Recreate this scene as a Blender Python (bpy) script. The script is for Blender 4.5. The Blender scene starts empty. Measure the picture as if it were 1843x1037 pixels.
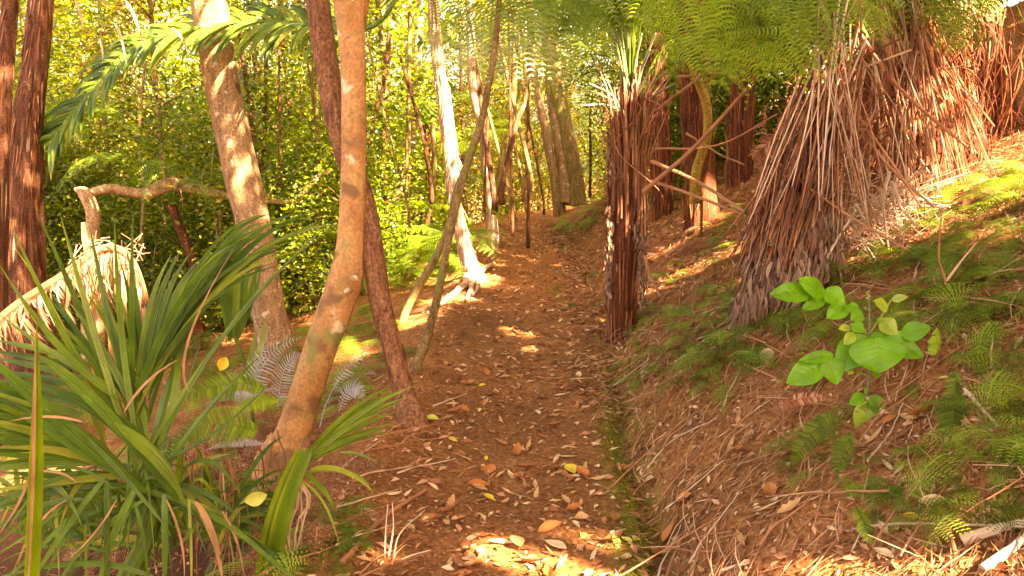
import bpy, math, random
import numpy as np
from mathutils import Vector, Matrix, noise
random.seed(11); rng = np.random.default_rng(5)
SC = bpy.context.scene; COL = SC.collection
R = math.radians; PI = math.pi
V = Vector
U = random.uniform

# ------------------------------------------------------------ camera numbers
F = 1419.0; PITCH = R(10.0); CH = 1.5
FWD = V((0, math.cos(PITCH), -math.sin(PITCH))); UPV = V((0, math.sin(PITCH), math.cos(PITCH)))
def ray(px, py): return FWD + V((1, 0, 0))*((px-921.5)/F) + UPV*((518.5-py)/F)
def at(px, py, d):
    r = ray(px, py); return V((0, 0, CH)) + r*(d/r.y)
def psz(w, d): return w/F*d          # pixels -> metres at distance d
SUN = V((0.70, -0.56, 0.90)).normalized()

# ------------------------------------------------------------ terrain
def lerp(y, tab):
    if y <= tab[0][0]: return tab[0][1]
    for (a, b), (c, d) in zip(tab, tab[1:]):
        if y <= c: return b+(d-b)*(y-a)/(c-a)
    return tab[-1][1]
XL = [(-6, -.75), (2.6, -.62), (4, -.48), (6, -.46), (9.5, -.36), (15, .12), (20, 2.5), (30, 6)]
XR = [(-6, .35), (2.6, .46), (4, .58), (6, .70), (9.5, .86), (15, .85), (20, 4.0), (30, 8)]
ZP = [(-6, 0), (3, 0), (15, .26), (20, .1), (30, -.9), (80, -1.5)]
def sst(a, b, x):
    t = min(1, max(0, (x-a)/(b-a))); return t*t*(3-2*t)
def H(x, y, fine=True):
    xl = lerp(y, XL); xr = lerp(y, XR); z = lerp(y, ZP)
    w = .10*noise.noise(V((0, y*.9, 3.1)))+.05*noise.noise(V((x*3, y*3, 1.7)))
    xr += w; xl += w*.8
    if x > xr:
        d = x-xr
        z += -.05*math.exp(-((d-.06)/.07)**2) + .60*min(d, 5)*sst(-.05, .35, d)*(1-.97*sst(12, 19, y)*sst(3.5, .5, x-.28*y)) + .04*max(0, d-5)
        z += .10*noise.noise(V((x*1.1, y*1.1, 9)))*sst(0, 1, d) + .05*noise.noise(V((x*3.1, y*3.1, 4)))*sst(0, .4, d)
    elif x < xl:
        d = xl-x
        z += .03*math.exp(-((d-.15)/.12)**2)-.30*max(0, min(d, 4)-.15)-.30*sst(.35, .9, d)*sst(4.6, 3.2, y)*1.9 + .10*noise.noise(V((x*.9, y*.9, 2)))*sst(0, 1, d)
        if y > 12: z += .03*min(y-12, 12)*sst(0, 3, d)
    else:
        c = (x-xl)/(xr-xl); z -= .045*math.sin(PI*c)**1.0
    if fine:
        z += .014*noise.noise(V((x*7, y*7, 0)))+.006*noise.noise(V((x*21, y*21, 5)))
    return z
def pathness(x, y):
    xl = lerp(y, XL); xr = lerp(y, XR)
    w = .10*noise.noise(V((0, y*.9, 3.1)))+.05*noise.noise(V((x*3, y*3, 1.7)))
    return min(x-(xl+w*.8), (xr+w)-x)
def hit(px, py):
    r = ray(px, py); o = V((0, 0, CH)); t = .8
    while t < 60:
        p = o+r*t
        if p.z < H(p.x, p.y, False): break
        t += .02 if t < 8 else .08
    return o+r*t
def nrm(x, y, e=.06):
    return V((H(x-e, y, False)-H(x+e, y, False), H(x, y-e, False)-H(x, y+e, False), 2*e)).normalized()

# ------------------------------------------------------------ mesh building
class MB:
    def __init__(s): s.v = []; s.f = []
    def add(s, vs, fs):
        n = len(s.v); s.v += [tuple(p) for p in vs]; s.f += [tuple(i+n for i in f) for f in fs]
def link(name, me): o = bpy.data.objects.new(name, me); COL.objects.link(o); return o
def mesh(name, mb, mat, org=V((0, 0, 0)), smooth=False):
    me = bpy.data.meshes.new(name)
    if isinstance(mb, MB): vv = np.array(mb.v, dtype=float).reshape(-1, 3); ff = mb.f
    else: vv, ff = mb
    vv = vv-np.array(org)
    if isinstance(ff, np.ndarray):
        k = ff.shape[1]; me.vertices.add(len(vv)); me.vertices.foreach_set('co', vv.ravel())
        me.loops.add(ff.size); me.loops.foreach_set('vertex_index', ff.ravel().astype(np.int32))
        me.polygons.add(len(ff)); me.polygons.foreach_set('loop_start', np.arange(len(ff), dtype=np.int32)*k)
        me.update(calc_edges=True)
    else: me.from_pydata([tuple(p) for p in vv], [], ff)
    if mat: me.materials.append(mat)
    if smooth: me.polygons.foreach_set('use_smooth', [True]*len(me.polygons))
    me.update(); return me
def tag(o, label=None, cat=None, group=None, kind=None):
    if label: o['label'] = label
    if cat: o['category'] = cat
    if group: o['group'] = group
    if kind: o['kind'] = kind
    return o
def root(name, loc, label, cat, group=None):
    o = link(name, None); o.location = loc; o.empty_display_size = .1; return tag(o, label, cat, group)
def part(name, mb, mat, parent, smooth=False, label=None, org=None):
    o = link(name, mesh(name, mb, mat, parent_org(parent) if org is None else org, smooth)); o.parent = parent
    if label: o['label'] = label
    return o
def part2(name, mbs, mats, parent, smooth=True):
    org = parent_org(parent); mb = MB(); mi = []
    for k, m in enumerate(mbs): mb.add(m.v, m.f); mi += [k]*len(m.f)
    me = mesh(name, mb, None, org, smooth)
    for m in mats: me.materials.append(m)
    me.polygons.foreach_set('material_index', mi); o = link(name, me); o.parent = parent; return o
def parent_org(p):
    q = V((0, 0, 0))
    while p: q = q+V(p.location); p = p.parent
    return q
def solo(name, mb, mat, org, label, cat, group=None, kind=None, smooth=False):
    o = link(name, mesh(name, mb, mat, org, smooth)); o.location = org; return tag(o, label, cat, group, kind)
def copy_tree(o, parent=None):
    c = o.copy(); COL.objects.link(c); c.parent = parent
    for ch in list(o.children): copy_tree(ch, c)
    return c

def spline(P, n):
    """Catmull-Rom through vectors (any dimension as tuples)"""
    P = [np.array(p, dtype=float) for p in P]; P = [2*P[0]-P[1]]+P+[2*P[-1]-P[-2]]; out = []
    segs = len(P)-3
    for k in range(n+1):
        t = k/n*segs; i = min(int(t), segs-1); u = t-i; a, b, c, d = P[i:i+4]
        out.append(.5*((2*b)+(-a+c)*u+(2*a-5*b+4*c-d)*u*u+(-a+3*b-3*c+d)*u**3))
    return out
def tube(mb, pts, rad, seg=8, disp=None, cap=True):
    """pts list of Vectors, rad list"""
    n = len(pts); vs = []; fs = []
    ref = V((0, 1, 0)); t0 = (pts[-1]-pts[0]).normalized()
    if abs(t0.dot(ref)) > .9: ref = V((1, 0, 0))
    for i in range(n):
        t = (pts[min(i+1, n-1)]-pts[max(i-1, 0)]).normalized()
        a = t.cross(ref).normalized(); b = a.cross(t)
        for k in range(seg):
            th = 2*PI*k/seg; r = rad[i]*(1+(disp(th, i, pts[i]) if disp else 0))
            vs.append(pts[i]+a*(math.cos(th)*r)+b*(math.sin(th)*r))
    for i in range(n-1):
        for k in range(seg):
            k2 = (k+1) % seg; fs.append((i*seg+k, i*seg+k2, (i+1)*seg+k2, (i+1)*seg+k))
    if cap: fs.append(tuple(range(seg-1, -1, -1))); fs.append(tuple((n-1)*seg+k for k in range(seg)))
    mb.add(vs, fs)
def stick(mb, P, r0, r1, n=8, seg=5, wob=0):
    q = [V(p) for p in spline(P, n)]
    if wob: q = [p+V((U(-1, 1), U(-1, 1), U(-1, 1)))*wob for p in q]
    tube(mb, q, [r0+(r1-r0)*i/n for i in range(n+1)], seg)
def strip(mb, pts, widths, nor, fold=.25):
    """leaf blade: folded strip along pts"""
    if fold >= .35:
        C5 = [(-1, fold), (-.5, fold*.15), (-.25, fold*.42), (0, 0), (.25, fold*.42), (.5, fold*.15), (1, fold)]; vs = []; fs = []; n = len(pts); k = 7
        for i in range(n):
            t = (pts[min(i+1, n-1)]-pts[max(i-1, 0)]); s = t.cross(nor); s = s.normalized() if s.length > 1e-9 else V((1, 0, 0)); u = s.cross(t).normalized(); w = widths[i]/2
            vs += [pts[i]+s*(w*a)+u*(w*b) for a, b in C5]
        for i in range(n-1):
            for j in range(k-1): a = i*k+j; fs.append((a, a+1, a+k+1, a+k))
        mb.add(vs, fs); return
    vs = []; fs = []; n = len(pts)
    for i in range(n):
        t = (pts[min(i+1, n-1)]-pts[max(i-1, 0)]); s = t.cross(nor)
        s = s.normalized() if s.length > 1e-9 else V((1, 0, 0)); u = s.cross(t).normalized()
        w = widths[i]/2; vs += [pts[i]-s*w+u*w*fold, pts[i], pts[i]+s*w+u*w*fold]
    for i in range(n-1):
        a = i*3; fs += [(a, a+1, a+4, a+3), (a+1, a+2, a+5, a+4)]
    mb.add(vs, fs)
def blade(mb, p0, p1, p2, w, nor, n=9, fold=.3, wid=None):
    pts = [p0*(1-t)**2+p1*(2*t*(1-t))+p2*t*t for t in [i/n for i in range(n+1)]]
    W = [w*(wid(i/n) if wid else (min(1, .45+3*i/n)*(1-max(0, (i/n-.45)/.55)**1.6)+.02)) for i in range(n+1)]
    strip(mb, pts, W, nor, fold)

# ------------------------------------------------------------ materials
def nodes(name):
    m = bpy.data.materials.new(name); m.use_nodes = True; nt = m.node_tree; nt.nodes.clear(); return m, nt
def N(nt, t, **k):
    n = nt.nodes.new(t)
    for a, b in k.items():
        if a in n.inputs: n.inputs[a].default_value = b
        else: setattr(n, a, b)
    return n
def ramp(nt, stops):
    r = nt.nodes.new('ShaderNodeValToRGB'); e = r.color_ramp.elements
    while len(e) < len(stops): e.new(.5)
    for x, (p, c) in zip(e, stops): x.position = p; x.color = (*c, 1)
    return r
def leaf_mat(name, stops, trans=.4, tr_gain=1.6, rough=.5, spec=.3, spots=0.0, tint=(1.0, 1.0, .3)):
    m, nt = nodes(name); L = nt.links.new
    g = N(nt, 'ShaderNodeNewGeometry'); r = ramp(nt, stops); L(g.outputs['Random Per Island'], r.inputs[0])
    col = r.outputs[0]
    no = N(nt, 'ShaderNodeTexNoise'); no.inputs['Scale'].default_value = 9; no.inputs['Detail'].default_value = 3
    tc = N(nt, 'ShaderNodeTexCoord'); L(tc.outputs['Object'], no.inputs['Vector'])
    mr = N(nt, 'ShaderNodeMapRange'); mr.inputs['From Min'].default_value = .3; mr.inputs['From Max'].default_value = .7
    mr.inputs['To Min'].default_value = .75; mr.inputs['To Max'].default_value = 1.3; L(no.outputs[0], mr.inputs[0])
    mx = N(nt, 'ShaderNodeVectorMath', operation='SCALE'); L(col, mx.inputs[0]); L(mr.outputs[0], mx.inputs['Scale']); col = mx.outputs[0]
    p = N(nt, 'ShaderNodeBsdfPrincipled'); p.inputs['Roughness'].default_value = rough; p.inputs['Specular IOR Level'].default_value = spec
    L(col, p.inputs['Base Color']); out = N(nt, 'ShaderNodeOutputMaterial')
    if trans > 0:
        t = N(nt, 'ShaderNodeBsdfTranslucent'); v = N(nt, 'ShaderNodeVectorMath', operation='MULTIPLY')
        v.inputs[1].default_value = tuple(tr_gain*c for c in tint); L(col, v.inputs[0]); L(v.outputs[0], t.inputs[0])
        s = N(nt, 'ShaderNodeMixShader'); s.inputs[0].default_value = trans
        L(p.outputs[0], s.inputs[1]); L(t.outputs[0], s.inputs[2]); L(s.outputs[0], out.inputs[0])
    else: L(p.outputs[0], out.inputs[0])
    return m
def bark_mat(name, stops, scale=14, stretch=.15, patch=None, patch_scale=2.5, patch_cut=.55, bump=.6, rough=.85, dist=.01, grain=.5):
    m, nt = nodes(name); L = nt.links.new
    tc = N(nt, 'ShaderNodeTexCoord'); mp = N(nt, 'ShaderNodeMapping'); mp.inputs['Scale'].default_value = (1, 1, stretch)
    L(tc.outputs['Object'], mp.inputs[0])
    no = N(nt, 'ShaderNodeTexNoise'); no.inputs['Scale'].default_value = scale; no.inputs['Detail'].default_value = 8; no.inputs['Roughness'].default_value = .65
    L(mp.outputs[0], no.inputs['Vector']); r = ramp(nt, stops); L(no.outputs[0], r.inputs[0]); col = r.outputs[0]
    n3 = N(nt, 'ShaderNodeTexNoise'); n3.inputs['Scale'].default_value = 60; n3.inputs['Detail'].default_value = 6; L(tc.outputs['Object'], n3.inputs['Vector'])
    mr = N(nt, 'ShaderNodeMapRange'); mr.inputs['From Min'].default_value = .3; mr.inputs['From Max'].default_value = .7
    mr.inputs['To Min'].default_value = 1-grain; mr.inputs['To Max'].default_value = 1+grain; L(n3.outputs[0], mr.inputs[0])
    vm = N(nt, 'ShaderNodeVectorMath', operation='SCALE'); L(col, vm.inputs[0]); L(mr.outputs[0], vm.inputs['Scale']); col = vm.outputs[0]
    if patch:
        for kk, (pc, ps, cut, wd) in enumerate(patch):
            n2 = N(nt, 'ShaderNodeTexNoise'); n2.inputs['Scale'].default_value = ps; n2.inputs['Detail'].default_value = 7; n2.inputs['Roughness'].default_value = .6
            m2 = N(nt, 'ShaderNodeMapping'); m2.inputs['Location'].default_value = (kk*7.3, kk*3.1, 0); L(tc.outputs['Object'], m2.inputs[0]); L(m2.outputs[0], n2.inputs['Vector'])
            rr = ramp(nt, [(cut, (0, 0, 0)), (min(1, cut+wd), (1, 1, 1))]); L(n2.outputs[0], rr.inputs[0])
            mx = N(nt, 'ShaderNodeMix', data_type='RGBA'); L(rr.outputs[0], mx.inputs[0]); L(col, mx.inputs[6]); mx.inputs[7].default_value = (*pc, 1); col = mx.outputs[2]
    p = N(nt, 'ShaderNodeBsdfPrincipled'); p.inputs['Roughness'].default_value = rough; p.inputs['Specular IOR Level'].default_value = .2
    L(col, p.inputs['Base Color'])
    ad = N(nt, 'ShaderNodeMath', operation='MULTIPLY_ADD'); L(n3.outputs[0], ad.inputs[0]); ad.inputs[1].default_value = .35; L(no.outputs[0], ad.inputs[2])
    b = N(nt, 'ShaderNodeBump'); b.inputs['Strength'].default_value = bump; b.inputs['Distance'].default_value = dist
    L(ad.outputs[0], b.inputs['Height']); L(b.outputs[0], p.inputs['Normal'])
    o = N(nt, 'ShaderNodeOutputMaterial'); L(p.outputs[0], o.inputs[0]); return m

M = {}
M['bg_leaf'] = leaf_mat('sunlit yellow green leaf', [(0, (.045, .08, .008)), (.5, (.12, .17, .012)), (.85, (.24, .26, .025)), (1, (.40, .30, .08))], .45, 1.8, .3, .5)
M['bg_leaf2'] = leaf_mat('mid green leaf', [(0, (.03, .065, .008)), (.6, (.09, .15, .012)), (1, (.22, .27, .025))], .42, 1.8, .3, .5)
M['bg_leaf3'] = leaf_mat('ochre green leaf', [(0, (.09, .08, .012)), (.6, (.20, .17, .02)), (1, (.46, .22, .07))], .42, 1.6, .3, .5)
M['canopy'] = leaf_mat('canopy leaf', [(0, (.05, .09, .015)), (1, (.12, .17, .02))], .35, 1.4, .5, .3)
M['palm'] = leaf_mat('palm leaflet', [(0, (.045, .095, .012)), (.5, (.075, .145, .016)), (.85, (.14, .20, .022)), (1, (.30, .27, .04))], .3, 1.8, .42, .35)
M['palm_y'] = leaf_mat('young palm leaflet', [(0, (.09, .16, .014)), (.6, (.17, .24, .018)), (1, (.30, .31, .04))], .4, 1.6, .36, .45)
M['fern'] = leaf_mat('fern pinna', [(0, (.08, .15, .015)), (.6, (.13, .22, .02)), (1, (.21, .30, .03))], .42, 1.8, .5, .3)
M['fern_b'] = leaf_mat('bright fern pinna', [(0, (.15, .27, .02)), (1, (.28, .38, .04))], .45, 1.7, .5, .3)
M['fern_d'] = leaf_mat('dark fern pinna', [(0, (.05, .085, .010)), (.6, (.085, .135, .014)), (1, (.14, .18, .02))], .4, 1.5, .55, .15)
M['fern_pale'] = leaf_mat('pale underside of fern', [(0, (.22, .34, .14)), (1, (.36, .46, .22))], .45, 1.5, .6, .2, tint=(1, 1, .7))
M['fern_dead'] = leaf_mat('dead fern pinna', [(0, (.16, .05, .025)), (.6, (.32, .125, .06)), (1, (.48, .26, .15))], .25, 1.2, .8, .1)
M['silver'] = leaf_mat('silver grey dead fern', [(0, (.24, .23, .21)), (1, (.42, .40, .36))], .2, 1.1, .7, .2)
M['dead_palm'] = leaf_mat('dry palm leaflet', [(0, (.16, .06, .03)), (.5, (.36, .17, .08)), (1, (.60, .40, .24))], .25, 1.2, .7, .15)
M['dead_stalk'] = leaf_mat('dry fern stalk', [(0, (.16, .05, .022)), (.5, (.34, .13, .055)), (.85, (.48, .23, .11)), (1, (.62, .38, .22))], 0, 1, .6, .3)
M['stalk_red'] = leaf_mat('red brown stalk', [(0, (.10, .025, .01)), (.6, (.22, .06, .02)), (1, (.36, .14, .05))], 0, 1, .6, .3)
M['pale_twig'] = leaf_mat('pale dry twig', [(0, (.42, .27, .16)), (1, (.68, .50, .34))], 0, 1, .7, .2)
M['stipe'] = leaf_mat('grey green stipe', [(0, (.12, .16, .10)), (1, (.26, .22, .12))], 0, 1, .5, .4)
M['fibre'] = leaf_mat('grey brown shag', [(0, (.13, .06, .035)), (.5, (.25, .135, .08)), (1, (.40, .26, .165))], 0, 1, .9, .1)
M['sap'] = leaf_mat('bright sapling leaf', [(0, (.06, .24, .012)), (.5, (.10, .33, .015)), (1, (.18, .40, .02))], .35, 1.4, .4, .3)
M['sap_y'] = leaf_mat('young yellow sapling leaf', [(0, (.28, .44, .04)), (1, (.40, .50, .08))], .45, 1.3, .35, .5)
M['moss'] = leaf_mat('moss', [(0, (.10, .11, .012)), (.6, (.17, .18, .02)), (1, (.26, .26, .03))], .2, 1.3, .9, .1)
LT = {'tan': (.50, .27, .11), 'orange': (.45, .15, .04), 'pale': (.62, .42, .22), 'brown': (.28, .10, .035), 'yellow': (.62, .42, .04), 'lime': (.50, .50, .10), 'red': (.32, .07, .025)}
for k, c in LT.items():
    M['l_'+k] = leaf_mat(k+' fallen leaf', [(0, c), (1, tuple(min(.8, x*1.25) for x in c))], .15, 1.1, .55, .3)
M['litter'] = leaf_mat('leaf crumbs', [(0, (.18, .055, .022)), (.45, (.36, .13, .05)), (.8, (.52, .25, .12)), (1, (.70, .46, .27))], .1, 1, .8, .15)
M['needle'] = leaf_mat('dry stems and needles', [(0, (.18, .055, .025)), (.5, (.38, .15, .065)), (.85, (.48, .24, .11)), (1, (.58, .38, .22))], 0, 1, .8, .15)
M['smooth_bark'] = bark_mat('smooth orange tan bark', [(.3, (.32, .14, .05)), (.5, (.46, .22, .08)), (.75, (.56, .30, .12))], 7, .6,
    [((.22, .20, .06), 3.5, .53, .10), ((.20, .09, .035), 22, .64, .08), ((.66, .50, .32), 5, .60, .05), ((.22, .11, .045), 4.5, .54, .08)], bump=.6, dist=.012, rough=.75, grain=.28)
M['tan_bark'] = bark_mat('tan flaking bark', [(.3, (.16, .085, .04)), (.5, (.30, .17, .08)), (.75, (.44, .27, .14))], 22, .22,
    [((.58, .42, .27), 11, .60, .04), ((.10, .05, .03), 4, .63, .04)], bump=.8, dist=.012)
M['fib_bark'] = bark_mat('fibrous red brown bark', [(.3, (.10, .035, .015)), (.5, (.22, .09, .04)), (.75, (.38, .18, .08))], 40, .06, [((.45, .28, .16), 12, .68, .06)], bump=.9, dist=.012)
M['dark_bark'] = bark_mat('dark shaggy bark', [(.3, (.045, .016, .008)), (.5, (.11, .04, .018)), (.75, (.26, .12, .06))], 26, .1, [((.40, .25, .15), 7, .66, .06)], bump=.9, dist=.02)
M['shag_bark'] = bark_mat('peeling pale bark', [(.3, (.18, .07, .035)), (.5, (.46, .27, .16)), (.7, (.70, .52, .38))], 20, .12, None, bump=.9, dist=.02)
M['grey_bark'] = bark_mat('ochre grey bark', [(.3, (.10, .06, .02)), (.5, (.21, .13, .045)), (.75, (.36, .24, .10))], 24, .2, [((.16, .18, .04), 4, .56, .08)], bump=.7, dist=.01)
M['yellow_bark'] = bark_mat('mossy ochre bark', [(.3, (.20, .12, .02)), (.5, (.34, .21, .04)), (.75, (.48, .32, .08))], 12, .3, None, bump=.6, dist=.01)
M['fern_trunk'] = bark_mat('tree fern trunk', [(.3, (.05, .013, .007)), (.5, (.13, .035, .014)), (.75, (.26, .09, .035))], 45, .05, None, bump=1, dist=.02)
M['dead_wood'] = bark_mat('weathered dead wood', [(.3, (.26, .12, .05)), (.5, (.44, .25, .12)), (.75, (.64, .46, .30))], 18, .3, None, bump=.8, dist=.012)

def ground_mat():
    m, nt = nodes('forest soil and litter'); L = nt.links.new
    tc = N(nt, 'ShaderNodeTexCoord'); P = tc.outputs['Object']
    def noi(s, d=8, r=.65):
        n = N(nt, 'ShaderNodeTexNoise'); n.inputs['Scale'].default_value = s; n.inputs['Detail'].default_value = d; n.inputs['Roughness'].default_value = r; L(P, n.inputs['Vector']); return n.outputs[0]
    n1 = noi(9); n2 = noi(45); n3 = noi(1.3, 4)
    soil = ramp(nt, [(.3, (.13, .045, .016)), (.5, (.29, .112, .038)), (.72, (.47, .21, .08))]); L(n2, soil.inputs[0])
    bank = ramp(nt, [(.3, (.15, .045, .015)), (.5, (.34, .13, .042)), (.72, (.54, .27, .11))]); L(n2, bank.inputs[0])
    a = N(nt, 'ShaderNodeAttribute', attribute_name='pathness'); mx = N(nt, 'ShaderNodeMix', data_type='RGBA')
    L(a.outputs['Fac'], mx.inputs[0]); L(bank.outputs[0], mx.inputs[6]); L(soil.outputs[0], mx.inputs[7])
    mo = N(nt, 'ShaderNodeAttribute', attribute_name='moss'); rr = ramp(nt, [(.42, (0, 0, 0)), (.6, (1, 1, 1))]); L(n1, rr.inputs[0])
    mm = N(nt, 'ShaderNodeMath', operation='MULTIPLY'); L(mo.outputs['Fac'], mm.inputs[0]); L(rr.outputs[0], mm.inputs[1])
    m2 = N(nt, 'ShaderNodeMix', data_type='RGBA'); L(mm.outputs[0], m2.inputs[0]); L(mx.outputs[2], m2.inputs[6]); m2.inputs[7].default_value = (.20, .21, .02, 1)
    mr = N(nt, 'ShaderNodeMapRange'); mr.inputs['From Min'].default_value = .3; mr.inputs['From Max'].default_value = .7; mr.inputs['To Min'].default_value = .6; mr.inputs['To Max'].default_value = 1.25; L(n3, mr.inputs[0])
    vm = N(nt, 'ShaderNodeVectorMath', operation='SCALE'); L(m2.outputs[2], vm.inputs[0]); L(mr.outputs[0], vm.inputs['Scale'])
    p = N(nt, 'ShaderNodeBsdfPrincipled'); p.inputs['Roughness'].default_value = .95; p.inputs['Specular IOR Level'].default_value = .1; L(vm.outputs[0], p.inputs['Base Color'])
    shd_ = N(nt, 'ShaderNodeAttribute', attribute_name='hollow_shade'); m3 = N(nt, 'ShaderNodeMix', data_type='RGBA'); L(shd_.outputs['Fac'], m3.inputs[0]); L(vm.outputs[0], m3.inputs[6]); m3.inputs[7].default_value = (.055, .022, .012, 1); L(m3.outputs[2], p.inputs['Base Color'])  # shade of the left hollow painted into the soil as near-black
    n4 = noi(120, 6, .7); ad = N(nt, 'ShaderNodeMath', operation='MULTIPLY_ADD'); L(n2, ad.inputs[0]); ad.inputs[1].default_value = 1.4; L(n4, ad.inputs[2])
    b = N(nt, 'ShaderNodeBump'); b.inputs['Strength'].default_value = .8; b.inputs['Distance'].default_value = .012; L(ad.outputs[0], b.inputs['Height']); L(b.outputs[0], p.inputs['Normal'])
    o = N(nt, 'ShaderNodeOutputMaterial'); L(p.outputs[0], o.inputs[0]); return m
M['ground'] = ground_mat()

# ------------------------------------------------------------ setting: one terrain grid split into path and forest floor
ys = [-8, -5, -3, -1.5, -.5, .3, .9, 1.3]
y = 1.5
while y < 90: ys.append(y); y += max(.022, .0085*y) if y < 20 else .06*y
ns = 300
ss = [math.copysign(abs(s)**2.0, s) for s in np.linspace(-1, 1, ns)]
gv = []; pn = []; mo = []; hu = []
for y in ys:
    Wd = 9+abs(y)*1.3
    for s in ss:
        x = s*Wd+.15
        gv.append((x, y, H(x, y))); q = pathness(x, y); pn.append(sst(-.12, .12, q))
        hu.append(sst(.25, 1.0, -q)*(x < .1)*sst(5.6, 3.8, y)*.9); xr = lerp(y, XR); mo.append(math.exp(-((x-xr-.02)/.10)**2)*(1 if 1.5 < y < 6 else .4)+.5*sst(.3, 1.2, -q)*(x < 0)*0)  # first mask: where the painted hollow shade lies, left of the path
gv = np.array(gv); gf = {0: [], 1: []}
for j in range(len(ys)-1):
    for i in range(ns-1):
        a = j*ns+i; k = 1 if (pn[a]+pn[a+1]+pn[a+ns]) > 1.5 and ys[j] < 22 else 0
        gf[k].append((a, a+1, a+ns+1, a+ns))
for k, nm in ((0, 'ground'), (1, 'path')):
    f = np.array(gf[k]); used, inv = np.unique(f.ravel(), return_inverse=True)
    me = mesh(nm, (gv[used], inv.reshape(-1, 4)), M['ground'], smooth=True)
    for an, arr in (('pathness', pn), ('moss', mo), ('hollow_shade', hu)):
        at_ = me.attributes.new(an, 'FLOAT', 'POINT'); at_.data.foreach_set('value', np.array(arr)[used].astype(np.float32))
    o = link(nm, me); tag(o, kind='structure')

# ------------------------------------------------------------ foliage
def leafcloud(cent, per, spread, L, W, flat=.6):
    """cent (k,3) clump centres -> numpy verts, tri faces of folded leaves"""
    cent = np.array(cent); k = len(cent)
    sp = np.array(spread) if np.ndim(spread) else np.array([spread, spread, spread*.6])
    p = np.repeat(cent, per, 0)+rng.normal(0, 1, (k*per, 3))*sp
    n = len(p); d = rng.normal(0, 1, (n, 3)); d[:, 2] = d[:, 2]*.5-.25; d /= np.linalg.norm(d, axis=1)[:, None]
    up = rng.normal(0, flat, (n, 3)); up[:, 2] += 1
    s = np.cross(d, up); s /= np.linalg.norm(s, axis=1)[:, None]+1e-9; u = np.cross(s, d)
    sc = rng.uniform(.55, 1.3, (n, 1)); l = L*sc; w = W*sc*.5
    v = np.stack([p, p+d*l*.45+s*w+u*w*.35, p+d*l, p+d*l*.45-s*w+u*w*.35], 1)
    return v, p
def cloudmesh(v):
    n = len(v); idx = np.arange(n)[:, None]*4
    f = np.concatenate([idx+np.array([0, 1, 2]), idx+np.array([0, 2, 3])], 0)
    return v.reshape(-1, 3), f
LANES = []          # lines towards the sun kept free of leaves: gaps cut to place sun patches
def lane(p, r): LANES.append((np.array(p), r))
def clear(v, p):
    keep = np.ones(len(p), bool); s = np.array(SUN)
    for c, r in LANES:
        q = p-c; t = q@s; d = np.linalg.norm(q-t[:, None]*s, axis=1); keep &= ~((d < r+.10) & (t > .2))
    return v[keep]
def tree_proto(kind, h, rad, low, nclump, per, L, W, mat, bark, tr=.05, label=None):
    t = root(kind, (0, 0, 0), label, 'tree'); mb = MB()
    lean = V((U(-.08, .08)*h, U(-.08, .08)*h, h)); P = [V((0, 0, -.3)), V((U(-.15, .15), U(-.15, .15), h*.35)), lean*.7+V((U(-.2, .2), 0, 0)), lean]
    q = [V(p) for p in spline(P, 14)]; tube(mb, q, [tr*(1-.8*i/14)+.006 for i in range(15)], 7)
    cs = []
    for i in range(nclump):
        z = low+(h-low)*((i+.5)/nclump)**.9; f = z/h; rr = rad*math.sqrt(U(.05, 1))*(1-.45*abs(f-.55)/.55); a = U(0, 2*PI)
        b = q[min(14, int(f*14))]; c = V((b.x+math.cos(a)*rr, b.y+math.sin(a)*rr, z)); cs.append(c)
        if i % 2 == 0:
            m_ = (b+c)/2+V((0, 0, .06)); b2 = V((b.x, b.y, b.z-.25*rr)); tube(mb, [V(x) for x in spline([b2, m_, c], 4)], [tr*.3, tr*.24, tr*.18, tr*.12, tr*.06], 4)
    part('trunk', mb, bark, t, True)
    v, p = leafcloud(cs, per, (.22, .22, .15), L, W); part('crown', cloudmesh(v), mat, t)
    return t

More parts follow.
